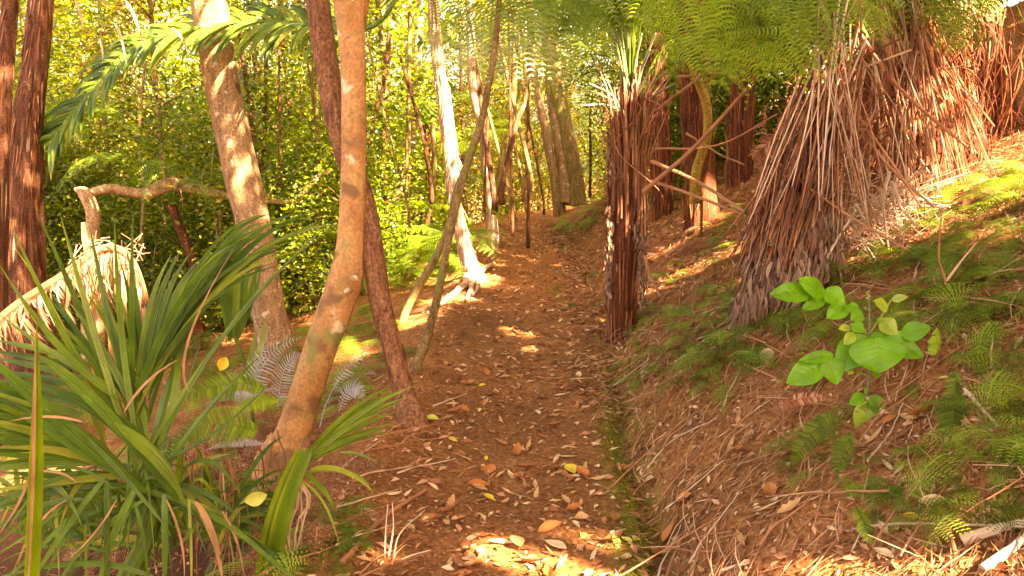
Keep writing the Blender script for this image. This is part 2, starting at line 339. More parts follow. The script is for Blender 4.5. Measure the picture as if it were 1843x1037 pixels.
# ---- fronds
LN = False
def inlane(p, ex=0):
    p = np.array(p); s = np.array(SUN)
    for c, r in LANES:
        q = p-c; t = q@s
        if t > .3 and np.linalg.norm(q-t*s) < r+.04+ex*.5: return True
    return False
def fern_frond(mb, P, W, up=V((0, 0, 1)), n=26, pin=9, droop=.2, start=.16, rr=.006, fwd=.35, full=True, jit=.06, pk=.3, thin=1.0):
    K = n*2; q = [V(p) for p in spline(P, K)]
    tube(mb, q[::2], [rr*(1-.85*i/(K/2)) for i in range(K//2+1)], 4, cap=False)
    for i in range(int(start*K), K):
        t = i/K
        if i % 1: continue
        p = q[i]; tn = (q[min(i+1, K)]-q[max(i-1, 0)]).normalized(); sd = tn.cross(up)
        if sd.length < 1e-3: sd = V((1, 0, 0))
        sd.normalize(); un = sd.cross(tn).normalized()
        u0 = (t-start)/(1-start); prof = min(1, .35+u0/pk*.65) if u0 < pk else (1-((u0-pk)/(1-pk))**1.5)
        ln = W*(prof*.97+.03)*U(.9, 1.08)
        step = (q[1]-q[0]).length
        for s in (-1, 1):
            if random.random() < .03 or (LN and inlane(p+(sd*s+tn*fwd)*ln*.5, ln*.35)): continue
            d = (sd*s+tn*fwd-un*droop*U(.4, 1.5)+V((U(-jit, jit), U(-jit, jit), U(-jit, jit)))).normalized()
            e = p+d*ln-V((0, 0, 1))*ln*droop*.5; mid = p+d*ln*.5
            if full:
                side = d.cross(un).normalized(); pl = min(step*.6, ln*.3)
                for j in range(pin):
                    a = (j+.3)/pin; c = p*(1-a)**2+mid*2*a*(1-a)+e*a*a; w = pl*(1-a**1.6*.85)*.95; hw = ln/pin*.30
                    for z in (-1, 1):
                        tip = c+side*z*w+d*w*.35-un*w*.15; c2 = c+side*z*w*.45
                        mb.add([c-d*hw*.6, c2-d*hw*.5, tip, c2+d*hw*1.1, c+d*hw*.6], [(0, 1, 2, 3, 4)])
            else:
                wv = min(step*1.0, ln*.32)*thin
                strip(mb, [p, p*.45+mid*.3+e*.25, p*.1+mid*.3+e*.6, e], [wv*.8, wv, wv*.6, wv*.08], un, .1)
def palm_frond(mb, P, L, n=30, up=V((0, 0, 1)), w=.025, droop=.6, fwd=.9, start=.12, rr=.012, seg=7, sides=(-1, 1), jit=.1):
    q = [V(p) for p in spline(P, n)]; tube(mb, q, [rr*(1-.85*i/n) for i in range(n+1)], 5, cap=False)
    for i in range(int(start*n), n+1):
        p = q[i]; tn = (q[min(i+1, n)]-q[max(i-1, 0)]).normalized(); sd = tn.cross(up).normalized(); un = sd.cross(tn)
        u0 = (i/n-start)/(1-start); ln = L*(.55+.45*math.sin(PI*min(1, u0*1.1+.15)))*U(.85, 1.1)
        for s in sides:
            d = (sd*s+tn*fwd*(.7+.6*u0)+un*.25+V((U(-jit, jit), U(-jit, jit), U(-jit, jit)))).normalized()
            m_ = p+d*ln*.55; e = m_+(d+V((0, 0, -droop*U(.6, 1.5)))).normalized()*ln*.5
            blade(mb, p, m_, e, w*U(.8, 1.15), (un+V((0, -.5, .2))).normalized(), seg)

def px_pts(L_, d0, d1=None):
    n = len(L_); d1 = d0 if d1 is None else d1
    return [at(a[0], a[1], d0+(d1-d0)*i/(n-1)) for i, a in enumerate(L_)]
def trunk_px(mb, pts, d0, d1=None, seg=26, step=.05, amp=.05, fs=3, ridg=0, rk=7, flare=0):
    """pts: (px,py,width px) from base to top"""
    d1 = d0 if d1 is None else d1; n = len(pts); W3 = []
    for i, (x, y, w) in enumerate(pts):
        d = d0+(d1-d0)*i/(n-1); p = at(x, y, d); W3.append((p.x, p.y, p.z, psz(w, d)/2))
    b = W3[0]; tx = (W3[1][0]-b[0]); W3.insert(0, (b[0]-tx*.1, b[1], b[2]-.25, b[3]*(1.25)))
    L_ = sum((V(W3[i][:3])-V(W3[i+1][:3])).length for i in range(len(W3)-1)); k = max(8, int(L_/step))
    q = spline(W3, k); so = U(0, 50)
    def disp(th, i, p):
        a = amp*noise.noise(V((math.cos(th)*fs*.4+so, math.sin(th)*fs*.4, p.z*fs)))
        if ridg: a += ridg*noise.noise(V((math.cos(th)*rk*.5+so, math.sin(th)*rk*.5, p.z*1.2)))+ridg*.5*noise.noise(V((math.cos(th)*rk*1.3, math.sin(th)*rk*1.3+so, p.z*2.5)))
        return a
    tube(mb, [V(p[:3]) for p in q], [p[3] for p in q], seg, disp); return q
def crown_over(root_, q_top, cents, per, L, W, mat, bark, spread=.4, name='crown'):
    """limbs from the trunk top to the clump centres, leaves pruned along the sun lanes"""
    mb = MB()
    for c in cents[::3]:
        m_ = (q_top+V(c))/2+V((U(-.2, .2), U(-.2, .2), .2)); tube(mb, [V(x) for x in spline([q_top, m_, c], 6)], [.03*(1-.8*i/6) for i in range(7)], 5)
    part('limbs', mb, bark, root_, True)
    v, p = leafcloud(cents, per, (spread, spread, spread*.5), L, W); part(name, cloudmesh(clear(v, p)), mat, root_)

# sun gaps cut through the leaves so light falls on these spots
for px, py, r in [(930, 597, .10), (968, 630, .06), (985, 995, .20), (915, 990, .15), (1040, 985, .05), (730, 585, .16), (770, 565, .16), (810, 535, .16), (845, 505, .18),
                  (700, 1000, .06), (1210, 440, .15), (1225, 420, .12), (1540, 480, .18), (1500, 500, .1), (1700, 380, .15), (1800, 330, .15), (1590, 965, .06),
                  (1475, 1030, .12), (1640, 1035, .10), (1740, 400, .1), (1390, 700, .04), (1240, 560, .07), (1640, 430, .2), (1820, 420, .1)]:
    lane(hit(px, py), r)
for px, py, d, r in [(800, 190, 8.6, .22), (805, 260, 8.6, .2), (815, 340, 8.6, .2), (830, 420, 8.6, .2), (850, 480, 8.6, .2), (163, 400, 8.3, .3), (140, 345, 8.3, .15),
                     (300, 340, 8.3, .2), (510, 365, 8.3, .2), (458, 250, 7, .10), (612, 212, 4.9, .06), (40, 560, 4.2, .25), (210, 470, 4.2, .3), 
                     (1580, 340, 5, .28), (1630, 360, 5, .25), (1540, 400, 5, .2), (1660, 100, 5.6, .2), (1640, 200, 5.6, .2), (1690, 330, 5.2, .3), (1720, 240, 5.4, .15),
                     (845, 260, 9, .2), (880, 300, 10, .2), (1560, 90, 4.5, .1), (1000, 120, 5, .15), (1740, 60, 5, .3)]:
    lane(at(px, py, d), r)

# ------------------------------------------------------------ foreground trees
def over(cx, cy, z, rx, ry, n): return [V((cx+U(-rx, rx), cy+U(-ry, ry), z+U(-.5, .6))) for _ in range(n)]
b = hit(512, 838); mb = MB()
q = trunk_px(mb, [(508, 840, 112), (522, 800, 76), (537, 755, 64), (556, 690, 60), (579, 620, 60), (596, 575, 62), (611, 535, 62), (622, 500, 66), (629, 450, 50), (635, 350, 44), (637, 230, 43), (636, 130, 43), (632, 60, 46), (630, 10, 52)], b.y, b.y+.25, 36, .03, .05, 5)
for dx, dy, L in ((-.24, -.05, 1), (-.12, -.26, 1), (.14, -.22, 1), (.26, .02, 1)):
    e = V((b.x+dx, b.y+dy, H(b.x+dx, b.y+dy)-.03)); stick(mb, [V((b.x+dx*.1, b.y+dy*.1, b.z+.16)), V((b.x+dx*.5, b.y+dy*.5, b.z+.045)), e], .06, .02, 8, 9, .002)
t = root('smooth_bark_tree', b, 'crooked smooth tan tree bending at a knot, in front of the red brown leaning trunk', 'tree'); part('trunk', mb, M['smooth_bark'], t, True)
top = V(q[-1][:3]); mb = MB()
for dx in (-.25, .3):
    stick(mb, [top+V((dx*.12, 0, -.12)), top+V((dx*.7, .05, .8)), top+V((dx*2, .1, 2.2)), top+V((dx*2.5, .2, 3.4))], psz(30, b.y)/2, .02, 10, 10)
part('limb', mb, M['smooth_bark'], t, True)
kp = at(634, 503, b.y-.08); mb = MB(); tube(mb, [kp+V((.00, .06, 0)), kp+V((.01, -.0, .0)), kp+V((.02, -.02, -.005))], [.026, .02, .006], 10, lambda th, i, p: .25*noise.noise(V((th*2, i, 3))))
kp = at(626, 525, b.y-.07); tube(mb, [kp+V((0, .05, 0)), kp+V((-.01, -.005, 0)), kp+V((-.01, -.02, 0))], [.018, .012, .005], 10, lambda th, i, p: .3*noise.noise(V((th*2, i, 7))))
part('knot', mb, M['smooth_bark'], t, True)
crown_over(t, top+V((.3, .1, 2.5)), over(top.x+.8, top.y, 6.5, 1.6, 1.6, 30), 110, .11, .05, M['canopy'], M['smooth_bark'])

b2 = hit(742, 762); mb = MB()
q = trunk_px(mb, [(742, 765, 62), (733, 730, 46), (722, 690, 38), (705, 620, 38), (686, 550, 40), (672, 460, 40), (655, 370, 42), (628, 290, 42), (604, 210, 40), (593, 150, 40), (582, 80, 39), (572, 0, 39), (566, -80, 38)], b2.y, b2.y+.7, 40, .03, .03, 4, .10, 8)
t = root('fibrous_leaning_tree', b2, 'red brown stringy barked trunk leaning left behind the smooth tan tree', 'tree'); tmb = mb
mb = MB()
for _ in range(60):
    i = random.randrange(4, len(q)-6); c = V(q[i][:3]); c2 = V(q[i-3][:3]); th = U(PI*.9, PI*2.1); r = q[i][3]; o_ = V((math.cos(th), math.sin(th), 0))
    blade(mb, c+o_*r*1.0, (c+c2)/2+o_*r*1.1, c2+o_*(r*1.05+U(0, .02)), U(.006, .016), o_, 4, .1)
part2('trunk', [tmb, mb], [M['fib_bark'], M['stalk_red']], t)
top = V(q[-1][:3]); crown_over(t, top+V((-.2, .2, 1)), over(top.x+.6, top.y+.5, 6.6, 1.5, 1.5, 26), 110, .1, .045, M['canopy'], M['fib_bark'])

b3 = hit(497, 622); mb = MB()
q = trunk_px(mb, [(497, 625, 74), (490, 590, 64), (480, 540, 61), (463, 440, 60), (441, 340, 62), (418, 240, 60), (396, 130, 60), (378, 0, 60), (368, -90, 58)], b3.y, b3.y-.3, 40, .05, .06, 3, .03, 6)
for x, y, r in [(384, 38, .045), (418, 128, .04), (452, 300, .03)]:
    kp = at(x, y, b3.y-.17); tube(mb, [kp+V((0, .08, 0)), kp+V((0, .0, .005)), kp+V((0, -.012, .0))], [r*1.2, r, r*.3], 10, lambda th, i, p: .3*noise.noise(V((th*2, i, 3))))
t = root('tan_flaky_tree', b3, 'large tan trunk with flaking bark leaning left, its foot among silver grey fern', 'tree'); part('trunk', mb, M['tan_bark'], t, True)
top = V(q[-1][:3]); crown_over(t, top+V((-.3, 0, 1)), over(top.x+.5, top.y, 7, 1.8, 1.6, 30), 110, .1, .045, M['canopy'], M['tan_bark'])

def dark_tree(pts, d, label, ridg=.14, strips=80):
    mb = MB(); q = trunk_px(mb, pts, d, d, 40, .06, .1, 2, ridg, 6); t = root('shaggy_tree', V(q[1][:3]), label, 'tree'); tmb = mb; mb = MB(); mb_ = MB()
    for kk in range(strips):
        i = random.randrange(5, len(q)-2); c = V(q[i][:3]); c2 = V(q[i-U(2, 5).__int__()][:3]); th = U(PI*.9, PI*2.1); r = q[i][3]; o_ = V((math.cos(th), math.sin(th), 0))
        blade(mb if kk % 4 else mb_, c+o_*r*.98, (c+c2)/2+o_*r*U(1, 1.12), c2+o_*(r*1.03+U(0, .04)), U(.005, .018), V((o_.x+U(-.5, .5), o_.y, 0)), 4, .3)
    part2('trunk', [tmb, mb, mb_], [M['dark_bark'], M['stalk_red'], M['fibre']], t); return t
dark_tree([(50, 640, 110), (44, 520, 76), (42, 380, 60), (48, 240, 48), (64, 120, 40), (80, -60, 36)], 7.0, 'broad dark shaggy trunk at the left edge behind the palm', .20, 420)
dark_tree([(-20, 560, 60), (-12, 400, 46), (2, 200, 32), (14, 60, 26), (22, -60, 24)], 6.2, 'thin dark trunk at the very left edge beside the broad shaggy trunk', .12, 60)

# pale peeling trunk beside the path, with roots
bs = hit(853, 505); mb = MB()
q = trunk_px(mb, [(853, 508, 48), (846, 480, 36), (838, 450, 26), (828, 410, 23), (817, 350, 24), (812, 290, 25), (806, 240, 26), (800, 180, 24), (794, 150, 22), (785, 80, 20), (776, -60, 18)], bs.y, bs.y, 30, .05, .14, 4, .12, 6)
t = root('peeling_bark_tree', bs, 'slender pale peeling trunk on the left edge of the path, bright in the sun', 'tree'); tmb = mb; mb = MB()
for _ in range(160):
    i = random.randrange(4, len(q)-2); c = V(q[i][:3]); c2 = V(q[i-3][:3]); th = U(0, PI*2); r = q[i][3]; o_ = V((math.cos(th), math.sin(th), 0))
    blade(mb, c+o_*r, (c+c2)/2+o_*r*1.25, c2+o_*(r*1.2+U(0, .05)), U(.008, .022), o_, 4, .3)
part2('trunk', [tmb, mb], [M['shag_bark'], M['pale_twig']], t)
for P in ([(850, 495), (862, 500), (860, 520), (850, 535)], [(846, 490), (835, 520), (800, 545), (760, 565)], [(855, 500), (880, 485), (893, 472)], [(848, 500), (848, 525), (838, 545)]):
    mb = MB(); h_ = [hit(*p) for p in P]; stick(mb, [h+V((0, 0, .05*(1-i/len(h_)))) for i, h in enumerate(h_)], .05, .012, 10, 7, .01); part('root', mb, M['shag_bark'], t, True)
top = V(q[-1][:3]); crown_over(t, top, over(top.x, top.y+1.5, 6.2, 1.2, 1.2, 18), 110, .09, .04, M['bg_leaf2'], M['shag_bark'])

# thin leaning stems and mid distance trunks: (points, mat, label)
thin = [([(748, 668, 20), (765, 620, 17), (786, 540, 15), (800, 470, 14), (818, 380, 14), (843, 290, 14), (866, 220, 13), (880, 150, 12), (890, 90, 11), (905, -60, 10)], 'grey_bark', 'long thin curved stem crossing in front of the pale peeling trunk'),
        ([(722, 585, 16), (745, 530, 15), (775, 480, 15), (800, 430, 14), (812, 390, 12), (822, 340, 10), (850, 270, 9)], 'grey_bark', 'lower thin stem bowing left of the long curved stem'),
        ([(735, 500, 12), (760, 440, 11), (775, 370, 10), (782, 300, 9), (778, 220, 8)], 'grey_bark', 'short thin stem left of the pale peeling trunk'),
        ([(886, 450, 26), (884, 380, 20), (876, 300, 18), (868, 230, 17), (850, 150, 15), (846, -60, 14)], 'shag_bark', 'pale trunk forked low, right of the peeling trunk'),
        ([(880, 385, 14), (896, 330, 12), (905, 270, 11), (922, 200, 10), (930, -60, 9)], 'grey_bark', 'thin trunk beside the forked pale trunk'),
        ([(1008, 385, 24), (1000, 330, 19), (988, 270, 16), (975, 200, 15), (962, 140, 14), (950, -60, 14)], 'tan_bark', 'slim trunk leaning left at the far bend of the path'),
        ([(1036, 345, 34), (1030, 300, 33), (1018, 240, 32), (1005, 180, 30), (995, 120, 28), (980, -60, 26)], 'grey_bark', 'stout ochre trunk at the far bend of the path'),
        ([(1018, 340, 26), (1010, 260, 24), (998, 190, 22), (990, 120, 22), (975, -60, 20)], 'tan_bark', 'trunk touching the stout ochre trunk from the left'),
        ([(1062, 330, 5), (1063, 280, 5), (1062, 220, 4), (1066, 170, 3)], 'dark_bark', 'spindly black sapling stem in the bright gap'),
        ([(715, 470, 40), (712, 400, 34), (724, 330, 26), (735, 270, 22), (745, 200, 18), (760, -40, 14)], 'shag_bark', 'shaggy dead trunk in the thicket right of the smooth tan tree')]
for pts, mk, lab in thin:
    bb = hit(pts[0][0], pts[0][1]); d = bb.y if mk != 'dark_bark' else 14
    d = min(d, 15); mb = MB(); trunk_px(mb, pts, d, d, 14, .08, .12, 3, .05, 5)
    t = root('thin_tree' if pts[0][2] < 22 else 'forest_tree', V((bb.x, d, H(bb.x, d))), lab, 'tree'); part('trunk', mb, M[mk], t, True)
# many small stems behind the left trunks
stem_lines = [[(470, 330), (450, 200), (430, 60), (420, -60)], [(520, 330), (480, 200), (455, 100), (440, -60)], [(545, 300), (540, 180), (545, 60), (550, -60)], [(530, 330), (500, 240), (470, 150), (450, 60)], [(548, 350), (530, 250), (512, 120), (505, -40)],
              [(500, 360), (480, 280), (450, 180), (420, 100)], [(255, 420), (258, 340), (250, 250), (262, 100)], [(325, 420), (330, 350), (322, 300), (330, 200)], [(140, 330), (142, 280), (138, 220), (150, 100)], [(390, 420), (380, 330), (384, 260), (380, 160)],
              [(940, 330), (925, 240), (935, 150), (930, 40)], [(700, 400), (690, 300), (694, 200), (700, 60)], [(660, 300), (672, 220), (690, 150), (700, 60)], [(905, 330), (930, 220), (945, 180), (960, 60)], [(600, 500), (560, 440), (560, 380), (560, 300)], [(775, 330), (760, 240), (740, 170), (720, 100)]]
for _ in range(13):
    x0 = random.choice([U(470, 560), U(660, 780), U(100, 400), U(850, 960), U(900, 1060)]); y0 = U(300, 420); ln = U(-70, 40); stem_lines.append([(x0, y0), (x0+ln*.4, y0-110), (x0+ln*.8, y0-220), (x0+ln*1.3, y0-400)])
for L_ in stem_lines:
    d = U(8.5, 11.5); mb = MB(); w = U(4, 11); trunk_px(mb, [(x, y, w*(1-.12*i)) for i, (x, y) in enumerate(L_)], d, d+.5, 8, .12, .1, 3)
    solo('slim_sapling', mb, M[random.choice(['grey_bark', 'dark_bark', 'dark_bark'])], at(L_[0][0], L_[0][1], d), 'thin bare sapling stem among the sunlit leaves', 'sapling', 'thin bare stems in the thicket', smooth=True)

# broken dead limb and snag at left
mb = MB(); d = 8.3
P = [(150, 352, 16), (200, 340, 17), (262, 349, 19), (300, 333, 24), (345, 340, 22), (395, 349, 17), (440, 355, 16), (490, 360, 15), (528, 364, 12), (548, 345, 11), (572, 318, 8), (598, 308, 5)]
W3 = [(*at(x, y, d+.9*i/11), psz(w, d)/2) for i, (x, y, w) in enumerate(P)]; q = spline(W3, 60)
tube(mb, [V(p[:3]) for p in q], [p[3] for p in q], 14, lambda th, i, p: .3*noise.noise(V((math.cos(th)*1.5, p.x*7, math.sin(th)*1.5))))
o_ = at(165, 350, d); t = root('broken_tree', V((at(165, 470, d).x, d, H(at(165, 470, d).x, d))), 'snapped dead tree whose limb runs sideways behind the tan flaky trunk', 'tree'); part('limb', mb, M['dead_wood'], t, True)
mb = MB(); trunk_px(mb, [(168, 700, 44), (168, 560, 36), (170, 470, 30), (166, 430, 26), (168, 390, 24), (162, 362, 24), (150, 346, 20), (134, 340, 5)], d, d, 16, .04, .2, 5, .15, 5)
part('snag', mb, M['dead_wood'], t, True, 'pale splintered upright stub')
mb = MB(); stick(mb, [at(290, 340, d+.2), at(300, 318, d+.2), at(330, 325, d+.2), at(350, 335, d+.3)], .008, .004, 8, 5); stick(mb, [at(300, 335, d), at(292, 300, d), at(298, 285, d)], .01, .003, 6, 5)
for x, y, dx, dy in [(230, 345, -15, -40), (360, 342, 12, -50), (420, 352, 10, 30), (480, 358, 20, -30), (325, 338, 5, 36)]:
    stick(mb, [at(x, y, d+.2), at(x+dx*.5, y+dy*.6, d+.15), at(x+dx, y+dy, d+.2)], .007, .002, 5, 5, .004)
part('twig', mb, M['dead_wood'], t)

LN = True
# ------------------------------------------------------------ tree ferns on the right
def fern_trunk(pts, d, label, name='tree_fern', stubs=150, shag=200, crown=True, group=None, d1=None):
    b = hit(pts[0][0], pts[0][1]); mb = MB(); q = trunk_px(mb, pts, d, d1, 32, .04, .06, 4, .2, 7)
    t = root(name, V(q[1][:3]), label, 'tree fern', group); part('trunk', mb, M['fern_trunk'], t, True); mb = MB()
    n = len(q)
    for _ in range(stubs):                      # old stalk bases pressed against the trunk
        i = random.randrange(3, n); th = U(PI*.85, PI*2.15); r = q[i][3]; o = V((math.cos(th), math.sin(th), 0)); c = V(q[i][:3]); L = U(.15, .5)
        d_ = (V(q[min(i+1, n-1)][:3])-V(q[max(i-1, 0)][:3])).normalized()
        stick(mb, [c+o*r*.95-d_*L*.5, c+o*r*1.05, c+o*(r*1.08+U(0, .03))+d_*L*.5], U(.008, .014), .004, 4, 5)
    part('stalk_bases', mb, M['stalk_red'], t)
    mb = MB()
    for _ in range(shag):
        i = random.randrange(3, n); th = U(PI*.8, PI*2.2); r = q[i][3]; o = V((math.cos(th), math.sin(th), 0)); c = V(q[i][:3])
        L = U(.05, .2); e = c+o*(r*1.15+U(0, .03))-V((U(-.03, .03), 0, L)); blade(mb, c+o*r, (c+e)/2+o*.015, e, U(.004, .018), o, 4, .3)
    part('shag', mb, M['fibre'], t, label='ragged dry scales and roots hanging on the trunk')['kind'] = 'stuff'
    return t, q
bf = hit(1120, 604); DF = bf.y
t1, q = fern_trunk([(1120, 606, 58), (1119, 560, 46), (1120, 480, 46), (1122, 400, 50), (1126, 320, 56), (1130, 260, 62), (1133, 215, 50), (1134, 190, 24)], DF, 'upright tree fern with dark red trunk at the right edge of the path', stubs=170, shag=40)
c1 = at(1133, 215, DF)
# ragged grey scales left and right side of the trunk
mb = MB()
for _ in range(420):
    px, py = random.choice([(U(1088, 1100), U(430, 530)), (U(1092, 1102), U(370, 470)), (U(1150, 1166), U(350, 520)), (U(1138, 1156), U(360, 440)), (U(1148, 1160), U(430, 550)), (U(1095, 1108), U(250, 320))])
    p = at(px, py, DF-.08+U(-.06, .06)); blade(mb, p, p+V((U(-.02, .02), -.02, -.02)), p+V((U(-.02, .02), U(-.03, .02), -U(.03, .09))), U(.008, .022), V((U(-1, 1), -1, 0)).normalized(), 3, .4)
part('frayed_scales', mb, M['fibre'], t1, label='pale frayed scales along both sides of the trunk')['kind'] = 'stuff'
mb = MB()
for tx, ty in [(1090, 0), (1098, -40), (1112, 60), (1128, 40), (1140, 20), (1155, 60), (1170, 90), (1185, 110), (1060, 150), (1075, 168), (1200, 130), (1215, 150), (1180, 60), (1105, 10), (1050, 190)]:
    stick(mb, [c1+V((U(-.06, .06), U(-.08, .05), -.05)), at((1133*1.2+tx*.8)/2, (200+ty)/2+U(-6, 6), DF-.1), at(tx, ty, DF-.2)], .013, .007, 8, 6)
part('stalks', mb, M['stipe'], t1, label='green grey living stalks')
mb = MB()
for _ in range(46):                              # brown dead stalks round the crown
    a = U(-1, 1); bx = 1133+a*28; tx = bx+a*U(10, 70)+U(-6, 10); ty = U(90, 240); py0 = U(230, 430)
    stick(mb, [at(bx+a*6, py0, DF-.1-U(0, .06)), at(bx+a*8, (py0+ty)/2, DF-.14), at(tx, ty, DF-.1+U(-.2, .2))], U(.005, .01), .004, 6, 5)
part('dead_stalks', mb, M['dead_stalk'], t1)
def frond_of(t, P, d0, d1, W, mat='fern', up=V((0, 0, 1)), n=30, pin=9, droop=.25, start=.12, **k):
    mb = MB(); fern_frond(mb, px_pts(P, d0, d1), W*1.3, up, 10, 14, droop, start, **k); part('frond', mb, M[mat], t)
upc = V((.1, -.88, .5)).normalized()
frond_of(t1, [(1133, 200), (1105, 20), (960, 10), (820, 70), (700, 132)], DF, 4.6, .36, 'fern_pale', upc, 34, 10)
frond_of(t1, [(1133, 200), (1100, 60), (1010, 55), (880, 85), (768, 152)], DF, 5.0, .34, 'fern_pale', upc, 32, 10)
frond_of(t1, [(1133, 200), (1108, 110), (1050, 100), (990, 115), (925, 165)], DF, 5.6, .3, 'fern_b', upc, 26, 9)
frond_of(t1, [(1133, 200), (1080, 130), (1030, 150), (985, 190)], DF, 6.2, .26, 'fern_d', upc, 24, 8)
frond_of(t1, [(1133, 200), (1120, -60), (980, -110), (800, -20), (690, 50)], DF, 4.4, .4, 'fern', upc, 34, 10)
frond_of(t1, [(1133, 200), (1150, 20), (1200, -20), (1260, 30), (1300, 90)], DF, 5.0, .36, 'fern', upc, 28, 10)
frond_of(t1, [(1133, 200), (1190, 90), (1250, 60), (1330, 80), (1390, 140)], DF, 5.6, .34, 'fern', upc, 28, 10)
frond_of(t1, [(1133, 200), (1100, -60), (1040, -60), (985, 0), (930, 50)], DF, 6.4, .36, 'fern', upc, 28, 10)
frond_of(t1, [(1133, 200), (1160, -40), (1120, -80), (1040, -30), (1010, 30)], DF, 5.0, .38, 'fern', upc, 28, 10)

for P, d0, d1, mt in [([(1133, 200), (1110, 0), (1000, -40), (880, -10), (780, 80)], DF, 4.8, 'fern'), ([(1133, 200), (1090, 40), (1000, 0), (900, 20), (830, 60)], DF, 6.6, 'fern_b'), ([(1133, 200), (1140, -20), (1180, -50), (1240, 0), (1262, 110)], DF, 5.2, 'fern_b'),
                      ([(1133, 200), (1160, 20), (1230, -20), (1320, 10), (1380, 70)], DF, 6.4, 'fern'), ([(1133, 200), (1125, 10), (1080, -20), (1020, 20), (960, 110)], DF, 5.2, 'fern_b'), ([(1133, 200), (1140, 40), (1110, 0), (1070, 30), (1040, 90)], DF, 5.0, 'fern')]:
    frond_of(t1, P, d0, d1, .36, mt, upc)
# big skirted tree fern
b2_ = hit(1425, 520); D2 = b2_.y
t2, q = fern_trunk([(1425, 540, 120), (1432, 480, 96), (1440, 400, 80), (1452, 300, 74), (1466, 200, 70), (1478, 130, 50)], D2, 'bulky tree fern wearing a tent of dead brown stalks, right of the crossed sticks', stubs=120, shag=120)
c2 = at(1478, 140, D2)
mb = MB(); mb2 = MB(); mb3 = MB()
for k in range(330):                             # skirt of hanging stalks
    a = random.random(); fx = 1318+a*190+U(-10, 10); fy = 500+(a-.2)*-60+U(-90, 60) if a > .2 else U(400, 560)
    dd = D2-.25-.35*math.sin(PI*a)+U(-.1, .1); p0 = c2+V((U(-.15, .15), U(-.15, .1), U(-.25, .1))); e = at(fx, fy, dd); s0 = U(0, .7); m_ = p0.lerp(e, .45)+V(((-.04 if a < .5 else .02)+U(-.05, .05), -.05, .0+U(-.03, .03)))
    qq = [V(x) for x in spline([p0, m_, e], 12)]; i0 = int(s0*8); rk_ = U(.003, .008)
    tube(mb if k % 3 else mb3, qq[i0:], [rk_*(1-.5*j/12) for j in range(len(qq)-i0)], 5, cap=False)
part2('dead_stalk_skirt', [mb, mb3], [M['dead_stalk'], M['stalk_red']], t2)['label'] = 'tent of long dry stalks hanging from the crown'
for k in range(1500):
    a = random.random()**1.5; s = U(.25, 1.05); fx = 1318+a*180; fy = 540-a*70; e = at(fx, fy, D2-.3-.3*math.sin(PI*a)); p = c2.lerp(e, s)+V(((-.05 if a < .5 else .02)*math.sin(PI*s)+U(-.04, .04), -.08+U(-.08, .06), 0))
    blade(mb2, p, p+V((U(-.03, .03), -.02, -.04)), p+V((U(-.04, .03), U(-.03, .02), -U(.05, .16))), U(.006, .024), V((U(-1, 1), -1, 0)).normalized(), 3, .4)
part('withered_fronds', mb2, M['fibre'], t2, label='grey brown withered frond rags on the left of the skirt')
mb = MB()
for P in ([(1400, 140), (1405, 200), (1350, 240), (1240, 240)],):
    pass
for P, r in [([(1470, 150), (1530, 210), (1600, 300), (1680, 372)], .010), ([(1500, 150), (1560, 230), (1610, 300), (1660, 375)], .010), ([(1480, 170), (1520, 240), (1550, 330), (1580, 400)], .009),
             ([(1490, 150), (1450, 260), (1440, 380), (1420, 500)], .009), ([(1520, 170), (1545, 260), (1560, 340), (1570, 420)], .008), ([(1460, 160), (1560, 120), (1640, 90)], .008), ([(1470, 160), (1560, 100), (1620, 70)], .008)]:
    stick(mb, px_pts(P, D2-.2, D2-.5), r, r*.6, 8, 6)
part('fallen_stalks', mb, M['dead_stalk'], t2)
for P, d1, W, mt in [([(1478, 130), (1440, -40), (1340, -20), (1240, 30), (1170, 110)], 4.0, .36, 'fern_b'), ([(1478, 130), (1460, 10), (1400, 10), (1340, 60), (1290, 170)], 4.0, .36, 'fern_b'),
                     ([(1478, 130), (1480, 0), (1440, 10), (1400, 70), (1380, 150)], 3.8, .30, 'fern_b'), ([(1478, 130), (1500, -60), (1380, -60), (1240, 0), (1120, 60)], 4.0, .36, 'fern_b'),
                     ([(1478, 130), (1540, 0), (1560, 0), (1580, 40), (1590, 90)], 3.9, .12, 'fern_b'), ([(1478, 130), (1560, -30), (1660, -30), (1740, 20), (1800, 90)], 4.2, .34, 'fern'),
                     ([(1478, 130), (1430, 40), (1350, 40), (1280, 60), (1200, 150)], 4.6, .34, 'fern'), ([(1478, 130), (1520, -20), (1470, -30), (1420, 0), (1330, 20)], 3.7, .34, 'fern'),
                     ([(1478, 130), (1470, -20), (1430, -20), (1360, 30), (1440, 130)], 4.0, .28, 'fern_d')]:
    frond_of(t2, P, D2, d1, W, mt, upc, 30, 10, start=.2)
